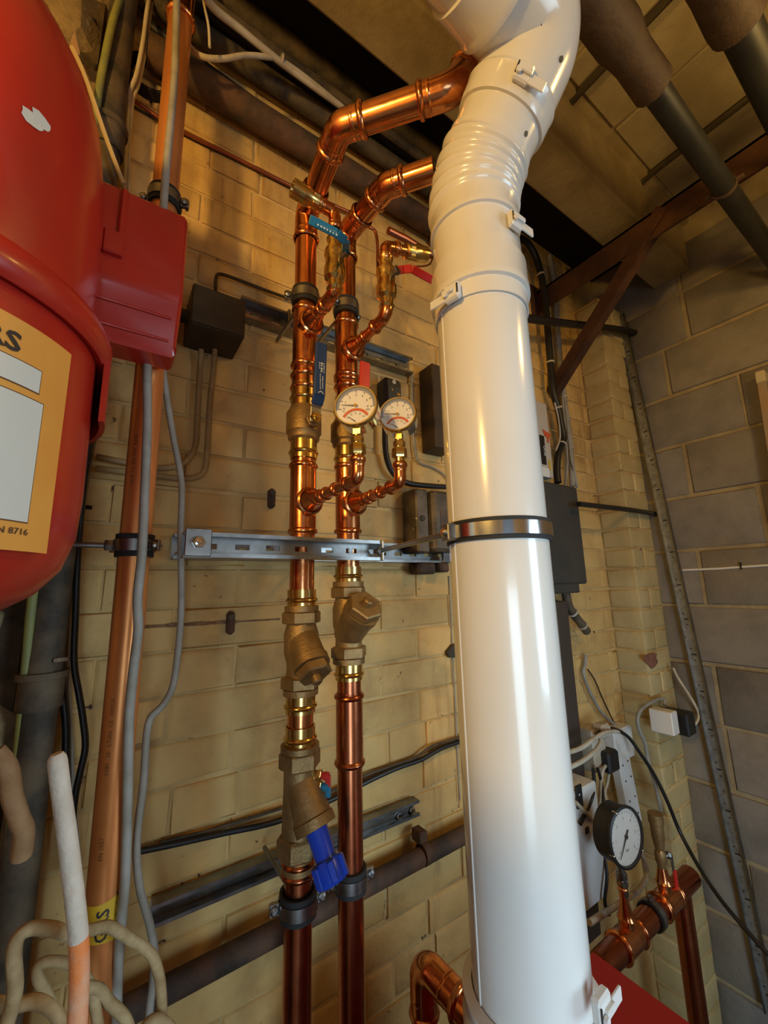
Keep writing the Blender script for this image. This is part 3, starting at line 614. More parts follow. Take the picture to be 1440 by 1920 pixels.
# moulded seam down the left of the straight pipe
sv = ray(852, 1000); sv.z = 0; s_ = PY(862, 1100, -.426); 
for px in ((857, 1100),):
    d = ray(*px); d2 = V((d.x, d.y)); a_ = V((CAM.x-FX.x, CAM.y-FX.y)); A = d2.dot(d2); B = a_.dot(d2); C = a_.dot(a_)-FR*FR; tt = (-B-math.sqrt(max(0, B*B-A*C)))/A; hp = CAM+d*tt; e = V((hp.x-FX.x, hp.y-FX.y, 0)).normalized()
    G().cbox(at(FX, 1.467)+e*FR, e*.001, e.cross(Z_)*.0018, Z_*.404, .0008).obj('moulded_seam', white, fl)
def clip(c, nrm, up, lev):
    nrm = V(nrm).normalized(); up = V(up).normalized(); s = up.cross(nrm)
    g = G().cbox(c+nrm*.005, s*.0117, up*.0117, nrm*.005, .0025); g.cbox(c+nrm*.010+s*lev*.0033, s*.0083, up*.0033, nrm*.0042, .0012); g.lathe(c+nrm*.0108-s*.0067-up*.0033, nrm, [(0, .0042), (.0033, .0038)], 12)
    g.cbox(c+nrm*.0083+s*lev*.0217-up*.0042, s*.0117, up*.0062, nrm*.0015, .0008); o = g.obj('clip', white, fl)
    G().cbox(c+nrm*.0102-s*lev*.0104, s*.001, up*.0067, nrm*.0005, .0002).obj('clip_gap', black, o)
def on_flue(px, r, cx=FX):
    d = ray(*px); d2 = V((d.x, d.y)); a_ = V((CAM.x-cx.x, CAM.y-cx.y)); A = d2.dot(d2); B = a_.dot(d2); C = a_.dot(a_)-r*r; D = B*B-A*C
    tt = (-B-math.sqrt(max(0, D)))/A; hp = CAM+d*tt; return hp, V((hp.x-cx.x, hp.y-cx.y, 0)).normalized()
p, e = on_flue((852, 553), FR+.005); clip(p, e, Z_, -1)
p, e = on_flue((960, 420), FR+.0025); clip(p, e, Z_, 1)
cp = Q+ud_*.06; vw = (CAM-cp).normalized(); e = (vw-ud_*vw.dot(ud_)).normalized(); clip(cp+e*(FR+.004), e, ud_, 1)
p, e = on_flue((1118, 1880), FR+.010); clip(p, e, Z_, 1)
for px, off in (((1025, 155), .108), ((970, 257), .017)):
    cc = Q+ud_*off; rr = ray(*px); e0 = (CAM-cc).normalized(); sd = (AX-ud_*AX.dot(ud_)).normalized(); e = ((e0-ud_*e0.dot(ud_)).normalized()*.8+sd*.6).normalized()
    G().lathe(cc+e*(FR+(.003 if off > .1 else -.0005)), e, [(0, .0033), (.0013, .0033)], 12).obj('screw_hole', charcoal, fl)
# flue clamp and its rod
zc = 1.564; fc = thing('flue_clamp', 'wide chrome clamp with black rubber edges around the white flue', 'clamp', at(FX, zc))
G().rect_arc(at(FX, zc), Z_, FR+.0002, FR+.003, .026, n=56).obj('rubber_liner', rubber, fc); G().rect_arc(at(FX, zc), Z_, FR+.0029, FR+.0052, .016, n=56).obj('band', steel, fc)
p, e = on_flue((848, 1004), FR+.004); p.z = zc; s = e.cross(Z_)
g = G().cbox(p+e*.0033, e*.0075, s*.009, Z_*.0105, .0012); g.obj('bolt_ear', zinc, fc); g = G().lathe(p+e*.010, e, [(0, .0062), (.0025, .0062), (.005, .0035)], 14); g.obj('screw', steel, fc)
rodend = p-e*.002; g = G().cyl(V((xr+.002, -.226, pe.z)), rodend, .0042, 12); hexnut(g, V((xr+.003, -.226, pe.z)), (rodend-V((xr, -.226, pe.z))), .009, .0085); g.obj('threaded_rod', zinc, fc)
hexnut(G(), rodend-(rodend-pe).normalized()*.016, (rodend-pe), .012, .0085).obj('nut', zinc, fc)

# ------------------------------------------------------------------ red vessel at the left
VX = V((-.195, -.295, 0)); ve = thing('red_vessel', 'large red enamelled vessel with an orange label, close up at the left edge', 'vessel', at(VX, 1.46))
def vz(z): return 1.5+(z-1.5)*1.5
up_ = [(1.69, .150), (1.72, .154), (1.80, .1545), (1.84, .150), (1.875, .143), (1.905, .130), (1.93, .112), (1.95, .086), (1.962, .055), (1.968, .0)]
G().lathe(at(VX, 0), Z_, [(vz(z), r) for z, r in up_], 64).obj('upper_shell', red, ve, ang=60)
lo_ = [(1.478, .0), (1.480, .06), (1.487, .10), (1.500, .132), (1.517, .152), (1.54, .162), (1.57, .1645), (1.68, .163), (1.692, .158)]
G().lathe(at(VX, 0), Z_, [(vz(z), r) for z, r in lo_], 64).obj('lower_shell', red, ve, ang=60)
G().lathe(at(VX, 0), Z_, [(vz(1.676), .163), (vz(1.674), .170), (vz(1.678), .177), (vz(1.689), .1775), (vz(1.697), .172), (vz(1.701), .160), (vz(1.703), .150)], 64, cap=False).obj('rim', red, ve, ang=60)
G().rect_arc(at(VX, (vz(1.69)+vz(1.628))/2), Z_, .172, .1775, vz(1.69)-vz(1.628), math.radians(-6), math.radians(70), 24, ref=X_).obj('skirt', red, ve)
def wrap(g, zc, r, a0, a1, z0, z1, n=14):
    vs = [at(VX, z)+V((math.cos(a), math.sin(a), 0))*r for i in range(n+1) for a in (math.radians(a0+(a1-a0)*i/n),) for z in (z0, z1)]
    return g.add(vs, [(2*i, 2*i+2, 2*i+3, 2*i+1) for i in range(n)])
def wrap_text(g, body, size, r, a_end, z, sx=1.0):
    vs, fs = text_faces(body, size, .022 if size > .01 else 0); mx = max(v.x for v in vs)
    return g.add([at(VX, z+v.y)+V((math.cos(q), math.sin(q), 0))*r for v in vs for q in (math.radians(a_end)+(v.x-mx)*sx/r,)], fs)
RL = .1645
lab = wrap(G(), 0, RL+.0008, -112, -27.5, vz(1.5245), vz(1.657), 24).obj('label', orange, ve)
for a1_, z0_, z1_ in ((-38.5, 1.6185, 1.6325), (-36.5, 1.541, 1.613)):
    fr_ = wrap(G(), 0, RL+.0012, -110.5, a1_+.35, vz(z0_)-.0011, vz(z1_)+.0011, 20).obj('label_panel', inko, lab); wrap(G(), 0, RL+.0016, -110, a1_, vz(z0_), vz(z1_), 20).obj('label_field', labw, lab)
g = wrap_text(G(), 'RS', .024, RL+.0019, -45.5, vz(1.6365), 1.15); wrap_text(g, 'S P/N 8716', .0078, RL+.0019, -36, vz(1.5335), 1.1); g.obj('lettering', ink, lab)
rr = random.Random(3)
for (a, z, s) in ((-47, 1.80, .016), (-50, 1.795, .014), (-43.5, 1.512, .008)):
    c = at(VX, vz(z)); pts = []
    rv = .1547 if z > 1.7 else .1475
    for q in range(10):
        an = 2*math.pi*q/10; k = s*rr.uniform(.35, .62); aa = math.radians(a)+math.cos(an)*k*1.3/rv; pts.append(c+V((math.cos(aa), math.sin(aa), 0))*(rv+.0006)+Z_*math.sin(an)*k)
    G().add(pts, [tuple(range(10))]).obj('paint_chip', labw, ve)
# box casting on its right, behind the shell
zt_, zm, zb_ = PY(352, 402, -.265).z, PY(340, 560, -.265).z, PY(312, 662, -.225).z
bx0, bx1 = -.075, PY(352, 450, -.265).x
sec = [(-.265, zm+.006), (-.262, zm-.01), (-.222, zb_+.012), (-.215, zb_), (-.172, zb_), (-.172, zt_), (-.258, zt_), (-.265, zt_-.008)]
g = G(); rings = []
for x, k in ((bx0, 0), (bx1-.006, 0), (bx1-.002, .003), (bx1, .007)):
    cy, cz = -.215, (zt_+zb_)/2; rings.append([V((x, y+(k if y < cy else -k), z+(k if z < cz else -k))) for y, z in sec])
m_ = len(sec); g.v = [p for r in rings for p in r]
for k in range(3): g.f += [(k*m_+i, k*m_+(i+1) % m_, (k+1)*m_+(i+1) % m_, (k+1)*m_+i) for i in range(m_)]
g.f += [tuple(range(m_)), tuple(3*m_+i for i in range(m_))]; bxo = g.obj('bracket_box', red, ve, ang=40)
for f_ in (.34, .86):
    a = V((bx0+.03, -.262, zm-.01)).lerp(V((bx0+.03, -.222, zb_+.012)), f_); G().tube([a, V((bx1-.012, a.y, a.z))], .0022, 8).obj('rib', red, bxo)
G().cbox((bx0+.045, -.268, zm+.045), X_*.012, Y_*.006, Z_*.017, .002).obj('tab', red, bxo); G().cbox((bx0+.052, -.267, zm+.095), X_*.004, Y_*.004, Z_*.04, .002).obj('rib', red, bxo)

# ------------------------------------------------------------------ gas pipe with tape, print, clamps
GX = V((.0295, -.14, 0)); gp = thing('gas_pipe', 'orange copper gas pipe with yellow GAS tape at the left', 'pipe', at(GX, .3))
G().tube([at(GX, .3), at(GX, 2.9)], .021, 32).obj('pipe_section', copperg, gp); zt = PY(331, 38, -.14).z; sleeve(at(GX, zt), Z_, .16, .021, .0025, .004).obj('coupling', copper, gp)
cd_ = (V((CAM.x, CAM.y, 0))-V((GX.x, GX.y, 0))).normalized(); ca = math.atan2(cd_.y, cd_.x)
def gtext(g, body, size, z, da, r=.0214):
    vs, fs = text_faces(body, size, .02 if size > .01 else 0); return g.add([at(GX, z+v.x)+V((math.cos(q), math.sin(q), 0))*r for v in vs for q in (ca+da-(v.y-size*.35)/r,)], fs)
z0t, z1t = PY(200, 1752, -.14).z, PY(205, 1664, -.14).z
n = 30; g = G(); vs = [at(GX, (z0t if k == 0 else z1t)+(.006 if k else -.006)*math.sin(2*math.pi*i/n+.7))+V((math.cos(2*math.pi*i/n), math.sin(2*math.pi*i/n), 0))*.0213 for i in range(n) for k in (0, 1)]
tp = g.add(vs, [(2*i, 2*((i+1) % n), 2*((i+1) % n)+1, 2*i+1) for i in range(n)]).obj('gas_tape', yellow, gp)
gtext(G(), 'GAS', .019, z0t+.006, -.02, .0216).obj('lettering', ink, tp); gtext(G(), 'GAS', .019, z0t+.02, 1.0, .0216).obj('lettering', ink, tp)
for tx_, q_, da_ in (('42 X 1.2  EN 1057  R250', (245, 912), -.55), ('0280   25   LTubx  CE  10XCA', (200, 1445), -.5), ('EN 1057', (190, 1600), -.4)): gtext(G(), tx_, .0075, PY(*q_, -.14).z, da_).obj('print', inko, gp)
clamp('zinc clamp with a side rod holding the gas pipe below the red vessel', at(GX, PY(255, 1024, -.14).z), .021, V((-1, .05, 0)), rod=.1, ear=(.75, -.65, 0))
cpz = PY(255, 1024, -.14).z; 
clamp('zinc clamp on the gas pipe just above the red box', at(GX, PY(310, 378, -.14).z), .021, Y_, rod=.12, ear=(.9, -.4, 0))
# ------------------------------------------------------------------ pipes along the top of the wall
def xpipe(name, label, cat, y, z, r, x0, x1, mat, n=16): return tag(G().cyl((x0, y, z), (x1, y, z), r, n).obj(name, mat), label, cat)
xpipe('wall_pipe', 'thick brown pipe running along the top of the brick wall, lowest of the run', 'pipe', -.052, 2.603, .031, -.02, 1.02, rustiron, 24)
tag(G().tube(spline([(-.02, -.03, 2.70), (.2, -.03, 2.672), (.5, -.03, 2.668), (1.0, -.03, 2.665)], 6), .010, 10).obj('service_cable', black), 'black cable lying just above the thick brown wall pipe', 'cable')
for i, (y, z, r, lab) in enumerate(((-.05, 2.738, .022, 'dark pipe above the cream gap at the top of the wall'), (-.062, 2.79, .024, 'dark pipe second from the ceiling along the wall'), (-.075, 2.845, .026, 'dark pipe tight under the ceiling along the wall'))):
    xpipe('wall_pipe', lab, 'pipe', y, z, r, -.25, 1.02, (iron, blackpipe, iron)[i])
tag(G().tube([(-.25, -.11, 2.74), (.1, -.11, 2.742), (1.0, -.105, 2.745)], .012, 10).obj('service_cable', iron), 'brown dusty cable hanging in front of the upper wall pipes', 'cable')
cable('flat_cable', 'pale twin cable descending from the ceiling to a cable tie above the brick wall', 'cable', [(370, -30, -.2), (402, 16, -.17), (450, 55, -.15), (520, 112, -.13), (560, 142, -.12), (640, 200, -.11)], .0075, offw)
cable('flat_cable', 'pale cable sagging in a loop below the cable tie at the top', 'cable', [(346, 72, -.1), (362, 95, -.12), (385, 108, -.13), (420, 110, -.13), (460, 104, -.13), (500, 107, -.13), (528, 114, -.13), (580, 150, -.12), (660, 215, -.11)], .0055, offw)
cable('wire_end', 'short white wire end hanging down in front of the dark ceiling void', 'wire', [(378, -20, -.16), (384, 15, -.16), (391, 50, -.16), (393, 88, -.16)], .0026, offw)
g = G().rect_arc(PY(528, 112, -.13), X_, .010, .0118, .004, n=16); tag(g.obj('cable_tie', offw), 'small pale cable tie holding the pale cables together', 'cable tie')
cable('copper_tube', 'thin copper tube running along the upper left of the brick wall', 'pipe', [(235, 178, -.018), (262, 196, -.016), (300, 222, -.016), (342, 246, -.016), (440, 295, -.016), (560, 355, -.016), (660, 400, -.016)], .0042, copperd)
tag(G().tube(pix([(250, 200, -.008), (300, 228, -.008), (400, 280, -.008), (560, 358, -.008)]), .0028, 8).obj('signal_wire', darkbrown), 'thin brown wire following the thin copper tube', 'wire')
hz = PY(278, 150, -.01); tag(G().lathe(hz+V((0, .02, 0)), -Y_, [(0, .001), (0, .034), (.036, .037), (.036, .044), (.012, .046)], 26, cap=False).obj('pipe_sleeve', M('black_sleeve', (.012, .009, .007), .9)), 'black round pipe sleeve in the wall behind the gas pipe', 'sleeve')
# ------------------------------------------------------------------ iron soil pipe and cables beside it
SX = V((-.067, -.06, 0)); sp = thing('soil_pipe', 'dark iron soil pipe with dusty collars in the left corner', 'pipe', at(SX, .3))
G().cyl(at(SX, .3), at(SX, 2.9), .0225, 24).obj('pipe_section', iron, sp)
for py, h in ((1290, .05), (262, .06)):
    z = PY(100 if py > 900 else 205, py, -.06).z; G().lathe(at(SX, z-h/2), Z_, [(0, .0225), (0, .027), (h*.8, .027), (h*.82, .031), (h, .031), (h, .0225)], 24, cap=False).obj('collar', iron, sp)
cable('earth_cable', 'yellow and green earth cable running up the left of the soil pipe', 'cable', [(240, -40, -.07), (214, 30, -.09), (196, 110, -.09), (184, 180, -.085), (168, 320, -.075), (120, 700, -.07), (76, 1000, -.075), (58, 1150, -.075), (45, 1300, -.07), (20, 1560, -.07), (-20, 1900, -.07)], .0062, green)
cable('flat_cable', 'pale cable pair dropping beside the soil pipe at the top left', 'cable', [(285, -30, -.06), (276, 20, -.07), (268, 80, -.07), (256, 140, -.065), (243, 175, -.055), (238, 230, -.03), (236, 270, -.02), (233, 340, -.018), (225, 500, -.018)], .0042, offw)
cable('flat_cable', 'thin pale cable twin just right of the pair at the top left', 'cable', [(289, -30, -.055), (281, 30, -.06), (272, 95, -.06), (260, 155, -.055), (249, 185, -.05), (244, 240, -.025), (241, 275, -.018), (241, 340, -.016), (236, 500, -.016)], .0036, offw)
cable('timber_lath', 'thin pale split lath leaning behind the red vessel', 'lath', [(134, 88, -.1), (150, 120, -.1), (172, 178, -.1), (200, 260, -.1), (232, 345, -.1)], .0038, M('pale_lath', (.5, .36, .17), .85), n=5)
tag(G().prism(pix([(132, 80, -.09), (139, 55, -.09), (150, 100, -.09), (146, 112, -.09)]), (0, .012, 0)).obj('timber_splinter', ltwood), 'pale timber splinter above the red vessel', 'splinter')
cable('hanging_cable', 'black cable swinging out to the right beside the iron soil pipe', 'cable', [(172, 800, -.05), (158, 900, -.05), (146, 1040, -.05), (142, 1150, -.05), (139, 1240, -.055), (148, 1300, -.06), (156, 1350, -.06), (160, 1400, -.06), (150, 1450, -.06), (140, 1500, -.06), (133, 1580, -.06), (128, 1700, -.06)], .0046, black)
cable('hanging_cable', 'black cable tight against the soil pipe', 'cable', [(178, 790, -.03), (160, 880, -.03), (142, 1000, -.03), (127, 1090, -.03), (115, 1200, -.03), (118, 1290, -.03), (124, 1360, -.03), (124, 1440, -.03), (128, 1520, -.03), (140, 1640, -.04)], .0055, black)
cable('hanging_cable', 'dusty grey cable between the two black cables', 'cable', [(184, 790, -.02), (166, 880, -.02), (148, 1000, -.02), (137, 1090, -.02), (127, 1200, -.02), (128, 1290, -.02), (133, 1400, -.02), (137, 1500, -.025), (150, 1640, -.03)], .0036, greyc)
cable('cable_tie', 'pale cable tie clipped beside the dusty collar of the soil pipe', 'cable tie', [(104, 1238, -.085), (118, 1236, -.07), (132, 1236, -.045)], .0032, ltwood, n=6)
cable('cable_clip', 'tiny black clip on the wall left of the gas pipe', 'clip', [(160, 951, -.012), (165, 951, -.012), (173, 952, -.012)], .0035, black, n=6)
# grey cables in front of the gas pipe
cable('hanging_cable', 'grey cable running down the front of the gas pipe', 'cable', [(332, -40, -.168), (330, 60, -.168), (327, 150, -.17), (318, 250, -.172), (309, 350, -.176), (300, 500, -.168), (278, 660, -.172), (276, 800, -.176), (270, 960, -.178), (266, 1040, -.186), (258, 1120, -.182), (259, 1180, -.182), (250, 1260, -.182), (242, 1350, -.175), (239, 1500, -.165), (235, 1640, -.16), (228, 1720, -.16), (222, 1800, -.155), (219, 1870, -.15), (222, 1960, -.16)], .0062, greyc)
cable('hanging_cable', 'second grey cable swinging away from the gas pipe and kinking back', 'cable', [(296, 640, -.16), (303, 675, -.15), (312, 740, -.13), (325, 820, -.12), (336, 875, -.11), (341, 920, -.11), (339, 1000, -.11), (340, 1100, -.11), (339, 1160, -.11), (333, 1230, -.11), (323, 1290, -.11), (303, 1325, -.12), (283, 1345, -.12), (275, 1380, -.12), (269, 1470, -.12), (260, 1540, -.12), (256, 1600, -.12), (263, 1670, -.12), (280, 1730, -.12), (289, 1780, -.12), (288, 1830, -.12), (281, 1890, -.12), (276, 1960, -.12)], .0052, greyc)
# chalky lagged tube and the tangle of dusty cables
lg = thing('lagged_tube', 'thick pale tube with an orange lower end standing at the bottom left', 'tube', PY(150, 1960, -.33))
pa = spline(pix([(106, 1413, -.33), (114, 1480, -.33), (125, 1560, -.33), (135, 1640, -.33), (143, 1710, -.33), (148, 1770, -.33), (149, 1830, -.33), (146, 1900, -.33), (140, 1990, -.33)]), 6)
k = len(pa)*6//10; G().tube(pa[:k+1], [.005, .0072]+[.0078]*(k-1), 16).obj('chalky_length', foam, lg); G().tube(pa[k:], .0078, 16).obj('orange_end', foamo, lg)
DC = [('dusty cable arching over the yellow gas tape', [(10, 1930, -.3), (28, 1860, -.3), (26, 1790, -.3), (36, 1755, -.3), (62, 1740, -.3), (100, 1742, -.3), (135, 1752, -.27), (170, 1744, -.24), (205, 1738, -.22), (240, 1758, -.2), (280, 1785, -.19), (296, 1820, -.19), (303, 1870, -.19), (304, 1960, -.19)], .006),
      ('dusty cable curling low behind the lagged tube', [(105, 1900, -.2), (85, 1860, -.2), (70, 1830, -.2), (75, 1808, -.2), (105, 1803, -.2), (140, 1812, -.2), (170, 1850, -.2), (185, 1930, -.2)], .0055),
      ('dusty cable at the very bottom left corner', [(-10, 1882, -.28), (30, 1884, -.28), (70, 1878, -.28), (105, 1900, -.28), (125, 1940, -.28)], .006),
      ('dusty cable crossing low in front of the gas pipe', [(150, 1850, -.21), (185, 1855, -.2), (205, 1880, -.19), (235, 1910, -.19), (250, 1950, -.19)], .006),
      ('dusty curled cable end at the bottom beside the arching cable', [(265, 1950, -.2), (275, 1922, -.2), (300, 1912, -.2), (325, 1935, -.2)], .0065)]
for lab, pts, r in DC: cable('dusty_cable', lab, 'cable', pts, r, dustc, 'tangle of dusty cables')
cable('bent_pipe', 'short bent clay-coloured pipe at the left edge beside the soil pipe', 'pipe', [(-10, 1410, -.16), (14, 1440, -.16), (22, 1490, -.16), (36, 1535, -.16), (45, 1560, -.16), (40, 1605, -.15)], .0105, M('clay_pipe', (.42, .24, .11), .8, col2=(.3, .15, .06), scale=18, bump=.4), n=12)
# ------------------------------------------------------------------ brown junction box with conduits
e0, e1 = PY(362, 532, -.1), PY(458, 640, -.1)
jb = thing('junction_box', 'square dark brown junction box high on the wall left of the risers', 'box', V((e0.x, -.05, PY(400, 640, -.1).z)))
zc0, zc1 = PY(405, 618, -.1).z, PY(405, 547, -.1).z
G().cbox(((e0.x+e1.x)/2, -.054, (zc0+zc1)/2), X_*(e1.x-e0.x)/2, Y_*.046, Z_*(zc1-zc0)/2, .002).obj('body', darkbrown, jb); G().cbox(((e0.x+e1.x)/2, -.1025, (zc0+zc1)/2), X_*((e1.x-e0.x)/2-.001), Y_*.0025, Z_*((zc1-zc0)/2-.001), .001).obj('lid', darkbrown, jb)
G().cyl((e0.x-.02, -.05, (zc0+zc1)/2), (e0.x+.002, -.05, (zc0+zc1)/2), .013, 14).obj('gland', darkbrown, jb)
for lab, pts, r in (('thin conduit looping from the top of the brown junction box to the riser', [(404, 545, -.04), (405, 522, -.03), (412, 514, -.02), (440, 522, -.018), (500, 545, -.018), (560, 566, -.018)], .0035),
                    ('left painted conduit dropping from the brown junction box and curving left', [(377, 655, -.03), (375, 690, -.022), (371, 760, -.02), (369, 800, -.02), (366, 835, -.02), (352, 862, -.02), (325, 876, -.02), (280, 876, -.02), (230, 866, -.02), (180, 856, -.02)], .0055),
                    ('right painted conduit dropping from the brown junction box and curving left lower down', [(403, 655, -.03), (400, 695, -.022), (395, 740, -.02), (391, 800, -.02), (388, 850, -.02), (384, 880, -.02), (370, 894, -.02), (335, 897, -.02), (280, 890, -.02), (230, 884, -.02), (180, 878, -.02)], .0055)):
    cable('conduit', lab, 'conduit', pts, r, M('painted_conduit', (.42, .28, .115), .7, col2=(.28, .17, .065), scale=18) if r > .004 else darkbrown, n=10)
# wall anchors and other fixings
for q, lab in (((509, 935), 'dark drilled wall anchor left of the lower tee'), ((432, 1168), 'rusty wall anchor left of the Y strainer')):
    p = PY(*q, -.012); t = thing('wall_anchor', lab, 'anchor', p); G().cbox(p, X_*.0075, Y_*.009, Z_*.0215, .005).obj('plate', rustiron, t); G().lathe(p+V((0, -.009, .012)), -Y_, [(0, .006), (.002, .006), (.003, .004)], 10).obj('screw', iron, t)
# cables crossing the wall low down
cable('wall_cable', 'black cable pair rising across the wall to the flue', 'cable', [(262, 1596, -.016), (330, 1582, -.016), (420, 1562, -.018), (520, 1540, -.02), (620, 1500, -.02), (700, 1460, -.02), (745, 1440, -.02), (790, 1424, -.02), (830, 1402, -.02), (880, 1385, -.02)], .0052, black)
cable('wall_cable', 'thin dark wire just above the black cable pair', 'cable', [(300, 1580, -.012), (400, 1555, -.012), (500, 1524, -.012), (600, 1492, -.012), (690, 1452, -.014), (740, 1434, -.016), (780, 1420, -.018), (812, 1398, -.018), (880, 1378, -.018)], .003, iron)
# old iron pipe at the bottom with its holderbat
ip = thing('iron_pipe', 'old rusty iron pipe low on the wall held by a small bracket', 'pipe', PY(760, 1600, -.05)); zi = PY(780, 1608, -.05).z
G().cyl((.05, -.05, zi-.012), (.86, -.05, zi), .0185, 20).obj('pipe_section', rustiron, ip)
p = PY(795, 1590, -.05); g = G().rect_arc(V((p.x, -.05, zi)), X_, .0187, .022, .016, n=20); g.cbox((p.x, -.035, zi+.03), X_*.011, Y_*.016, Z_*.012, .002); g.obj('bracket', rustiron, ip)
# ------------------------------------------------------------------ electrical pieces between riser and flue
p = PY(730, 738, -.03); bk = thing('sensor_box', 'small black controller half hidden behind the right gauge', 'controller', p-Z_*.04)
G().cbox(p-Z_*.012, X_*.029, Y_*.022, Z_*.048, .009).obj('case', black, bk); G().cbox(p+V((.001, -.0225, -.016)), X_*.021, Y_*.0012, Z_*.026, .001).obj('panel', charcoal, bk); G().lathe(p+V((0, -.022, .023)), -Y_, [(0, .006), (.0015, .006)], 14).obj('badge', offw, bk)
g = G().lathe(p+V((-.008, -.0235, -.002)), -Y_, [(0, .003), (.002, .003)], 10); g.cbox(p+V((.012, -.0245, -.01)), X_*.005, Y_*.001, Z_*.004, .0005); g.obj('terminals', brass, bk)
cable('thick_cable', 'thick black cable curving down from the black controller to the flue', 'cable', [(722, 790, -.03), (722, 830, -.03), (726, 862, -.03), (738, 888, -.03), (760, 904, -.03), (790, 910, -.03), (850, 914, -.03)], .0075, black, n=12)
cable('wire', 'thin grey wire dropping past the right gauge to the flue', 'wire', [(771, 700, -.012), (773, 790, -.012), (776, 840, -.012), (785, 866, -.012), (810, 876, -.012), (832, 890, -.012), (850, 915, -.012)], .003, greyc)
tag(G().cbox(PY(818, 770, -.035), X_*.035, Y_*.03, Z_*.125, .003).obj('meter_board', M('brown_board', (.045, .026, .014), .6)), 'dark brown board on the wall, mostly hidden by the flue', 'board')
a, b = PY(766, 925, -.04), PY(850, 1040, -.04); ob = thing('switch_box', 'old grimy grey metal switch box above the wall channel', 'box', V((a.x, -.04, b.z)))
om = M('grimy_metal', (.16, .125, .09), .55, .4, col2=(.08, .06, .04), scale=16, bump=.3, spots=((.4, .35, .28), 40, .66, .72))
zc = (a.z+b.z)/2+.004; hh = (a.z-b.z)/2+.004; G().cbox((a.x+.02, -.04, zc), X_*.02, Y_*.03, Z_*hh, .004).obj('end_cap', om, ob); G().cbox((a.x+.085, -.048, zc), X_*.045, Y_*.04, Z_*(hh-.003), .008).obj('body', om, ob)
G().lathe((a.x+.018, -.07, zc+.005), -Y_, [(0, .008), (.003, .007)], 14).obj('knob', darkbrown, ob); G().box((a.x+.062, -.0892, zc-.03), (a.x+.12, -.0885, zc+.03)).obj('rating_plate', M('brown_plate', (.12, .075, .045), .6, col2=(.08, .05, .03), scale=60), ob)
g = G().cbox(PY(792, 1066, -.03), X_*.03, Y_*.022, Z_*.015, .006); g.cbox(PY(826, 1064, -.03), X_*.016, Y_*.02, Z_*.013, .005); tag(g.obj('cable_gland', rustiron), 'rusty brown iron fitting under the wall channel beside the flue', 'fitting')
tag(G().prism(pix([(833, 1222, -.004), (846, 1206, -.004), (856, 1212, -.004), (858, 1232, -.004), (838, 1232, -.004)]), (0, -.012, 0)).obj('cable_entry', darkbrown), 'dark broken cable entry in the wall beside the flue', 'hole')
cable('wire', 'thin white wire running down the wall along the left of the flue', 'wire', [(842, 1080, -.008), (846, 1160, -.008), (848, 1225, -.008), (852, 1290, -.008), (856, 1380, -.008), (862, 1500, -.008)], .0022, greyc)
# ------------------------------------------------------------------ lower copper bend behind the flue
cb = thing('copper_bend', 'copper pipe with a press bend at the bottom beside the flue', 'pipe', (.497, -.2, .3)); bz_ = .872; be = V((.525, -.335, bz_-.03)); kk = V((.497, -.2, bz_)); dd = (be-kk).normalized()
G().tube([(.497, -.2, .3), (.497, -.2, bz_-.03)], PR, 24).obj('pipe_section', coppero, cb); elbow(kk, Z_, dd, .04, PR, .028).obj('elbow', copper, cb); G().tube([kk+dd*.04, be], PR, 24).obj('pipe_section', copper, cb)
sleeve(kk+dd*.07, dd, .045, PR, .004, .004).obj('coupling', copper, cb)
# ------------------------------------------------------------------ red boiler casing under the flue
bo = thing('boiler', 'red boiler casing at the bottom right under the flue', 'boiler', (.5, -.6, 0))
bm_ = G().cbox((.4685, -.67, .45), X_*.2495, Y_*.295, Z_*.45, .006); bm_.obj('casing', redb, bo); G().lathe(at(FX, .898), Z_, [(0, .083), (.005, .083), (.008, .075), (.045, .075)], 40).obj('flue_spigot', black, bo)
# ------------------------------------------------------------------ rusty bracket and the pipes under the ceiling
bx = 1.345; rb_ = thing('steel_bracket', 'rusty brown steel angle bracket with a diagonal brace on the back wall', 'bracket', (bx, 0, 2.2))
g = G(); g.box((bx-.004, -1.35, 2.56), (bx+.004, -.004, 2.65)); g.box((bx-.004, -1.35, 2.642), (bx+.07, -.004, 2.65)); g.obj('angle_beam', rust, rb_, smooth=False)
b0, b1 = V((1.355, -.012, 2.215)), V((1.345, -.46, 2.64)); db = (b1-b0); un = db.normalized(); sn = un.cross(X_)
g = G(); g.obox((b0+b1)/2-X_*.006, db/2, sn*.021, X_*.003); g.obox((b0+b1)/2+X_*.012-sn*.018, db/2, sn*.003, X_*.018); g.obj('brace', rust, rb_, smooth=False)
G().cbox((bx, -.004, 2.6), X_*.05, Y_*.004, Z_*.075, .003).obj('wall_plate', rust, rb_)
bp = thing('ceiling_pipe', 'black pipe with a lagged brown joint slung under the ceiling beside the flue', 'pipe', (1.0, -.622, 2.45))
pz, py_ = 2.50, -.622; G().cyl((.2, py_, pz), (R_X, py_, pz), .024, 24).obj('pipe_section', blackpipe, bp)
g = G().tube([(x, py_, pz) for x in (.2, .4, .58, .71, .74, .765, .81, .85, .86)], [.042, .042, .040, .041, .036, .034, .035, .036, .025], 22); g.obj('lagging', lagging, bp)
g = G().rect_arc((1.25, py_, pz), X_, .0245, .027, .010, n=24); g.cbox((1.25, py_+.032, pz), X_*.006, Y_*.008, Z_*.003, .001); g.cbox((1.25, py_-.032, pz), X_*.006, Y_*.008, Z_*.003, .001); g.obj('pipe_clip', rustiron, bp)
bp = thing('ceiling_pipe', 'second black pipe with brown lagging at the top right corner', 'pipe', (1.2, -.75, 2.45))
py_ = -.753; G().cyl((.4, py_, pz), (R_X, py_, pz), .030, 24).obj('pipe_section', blackpipe, bp)
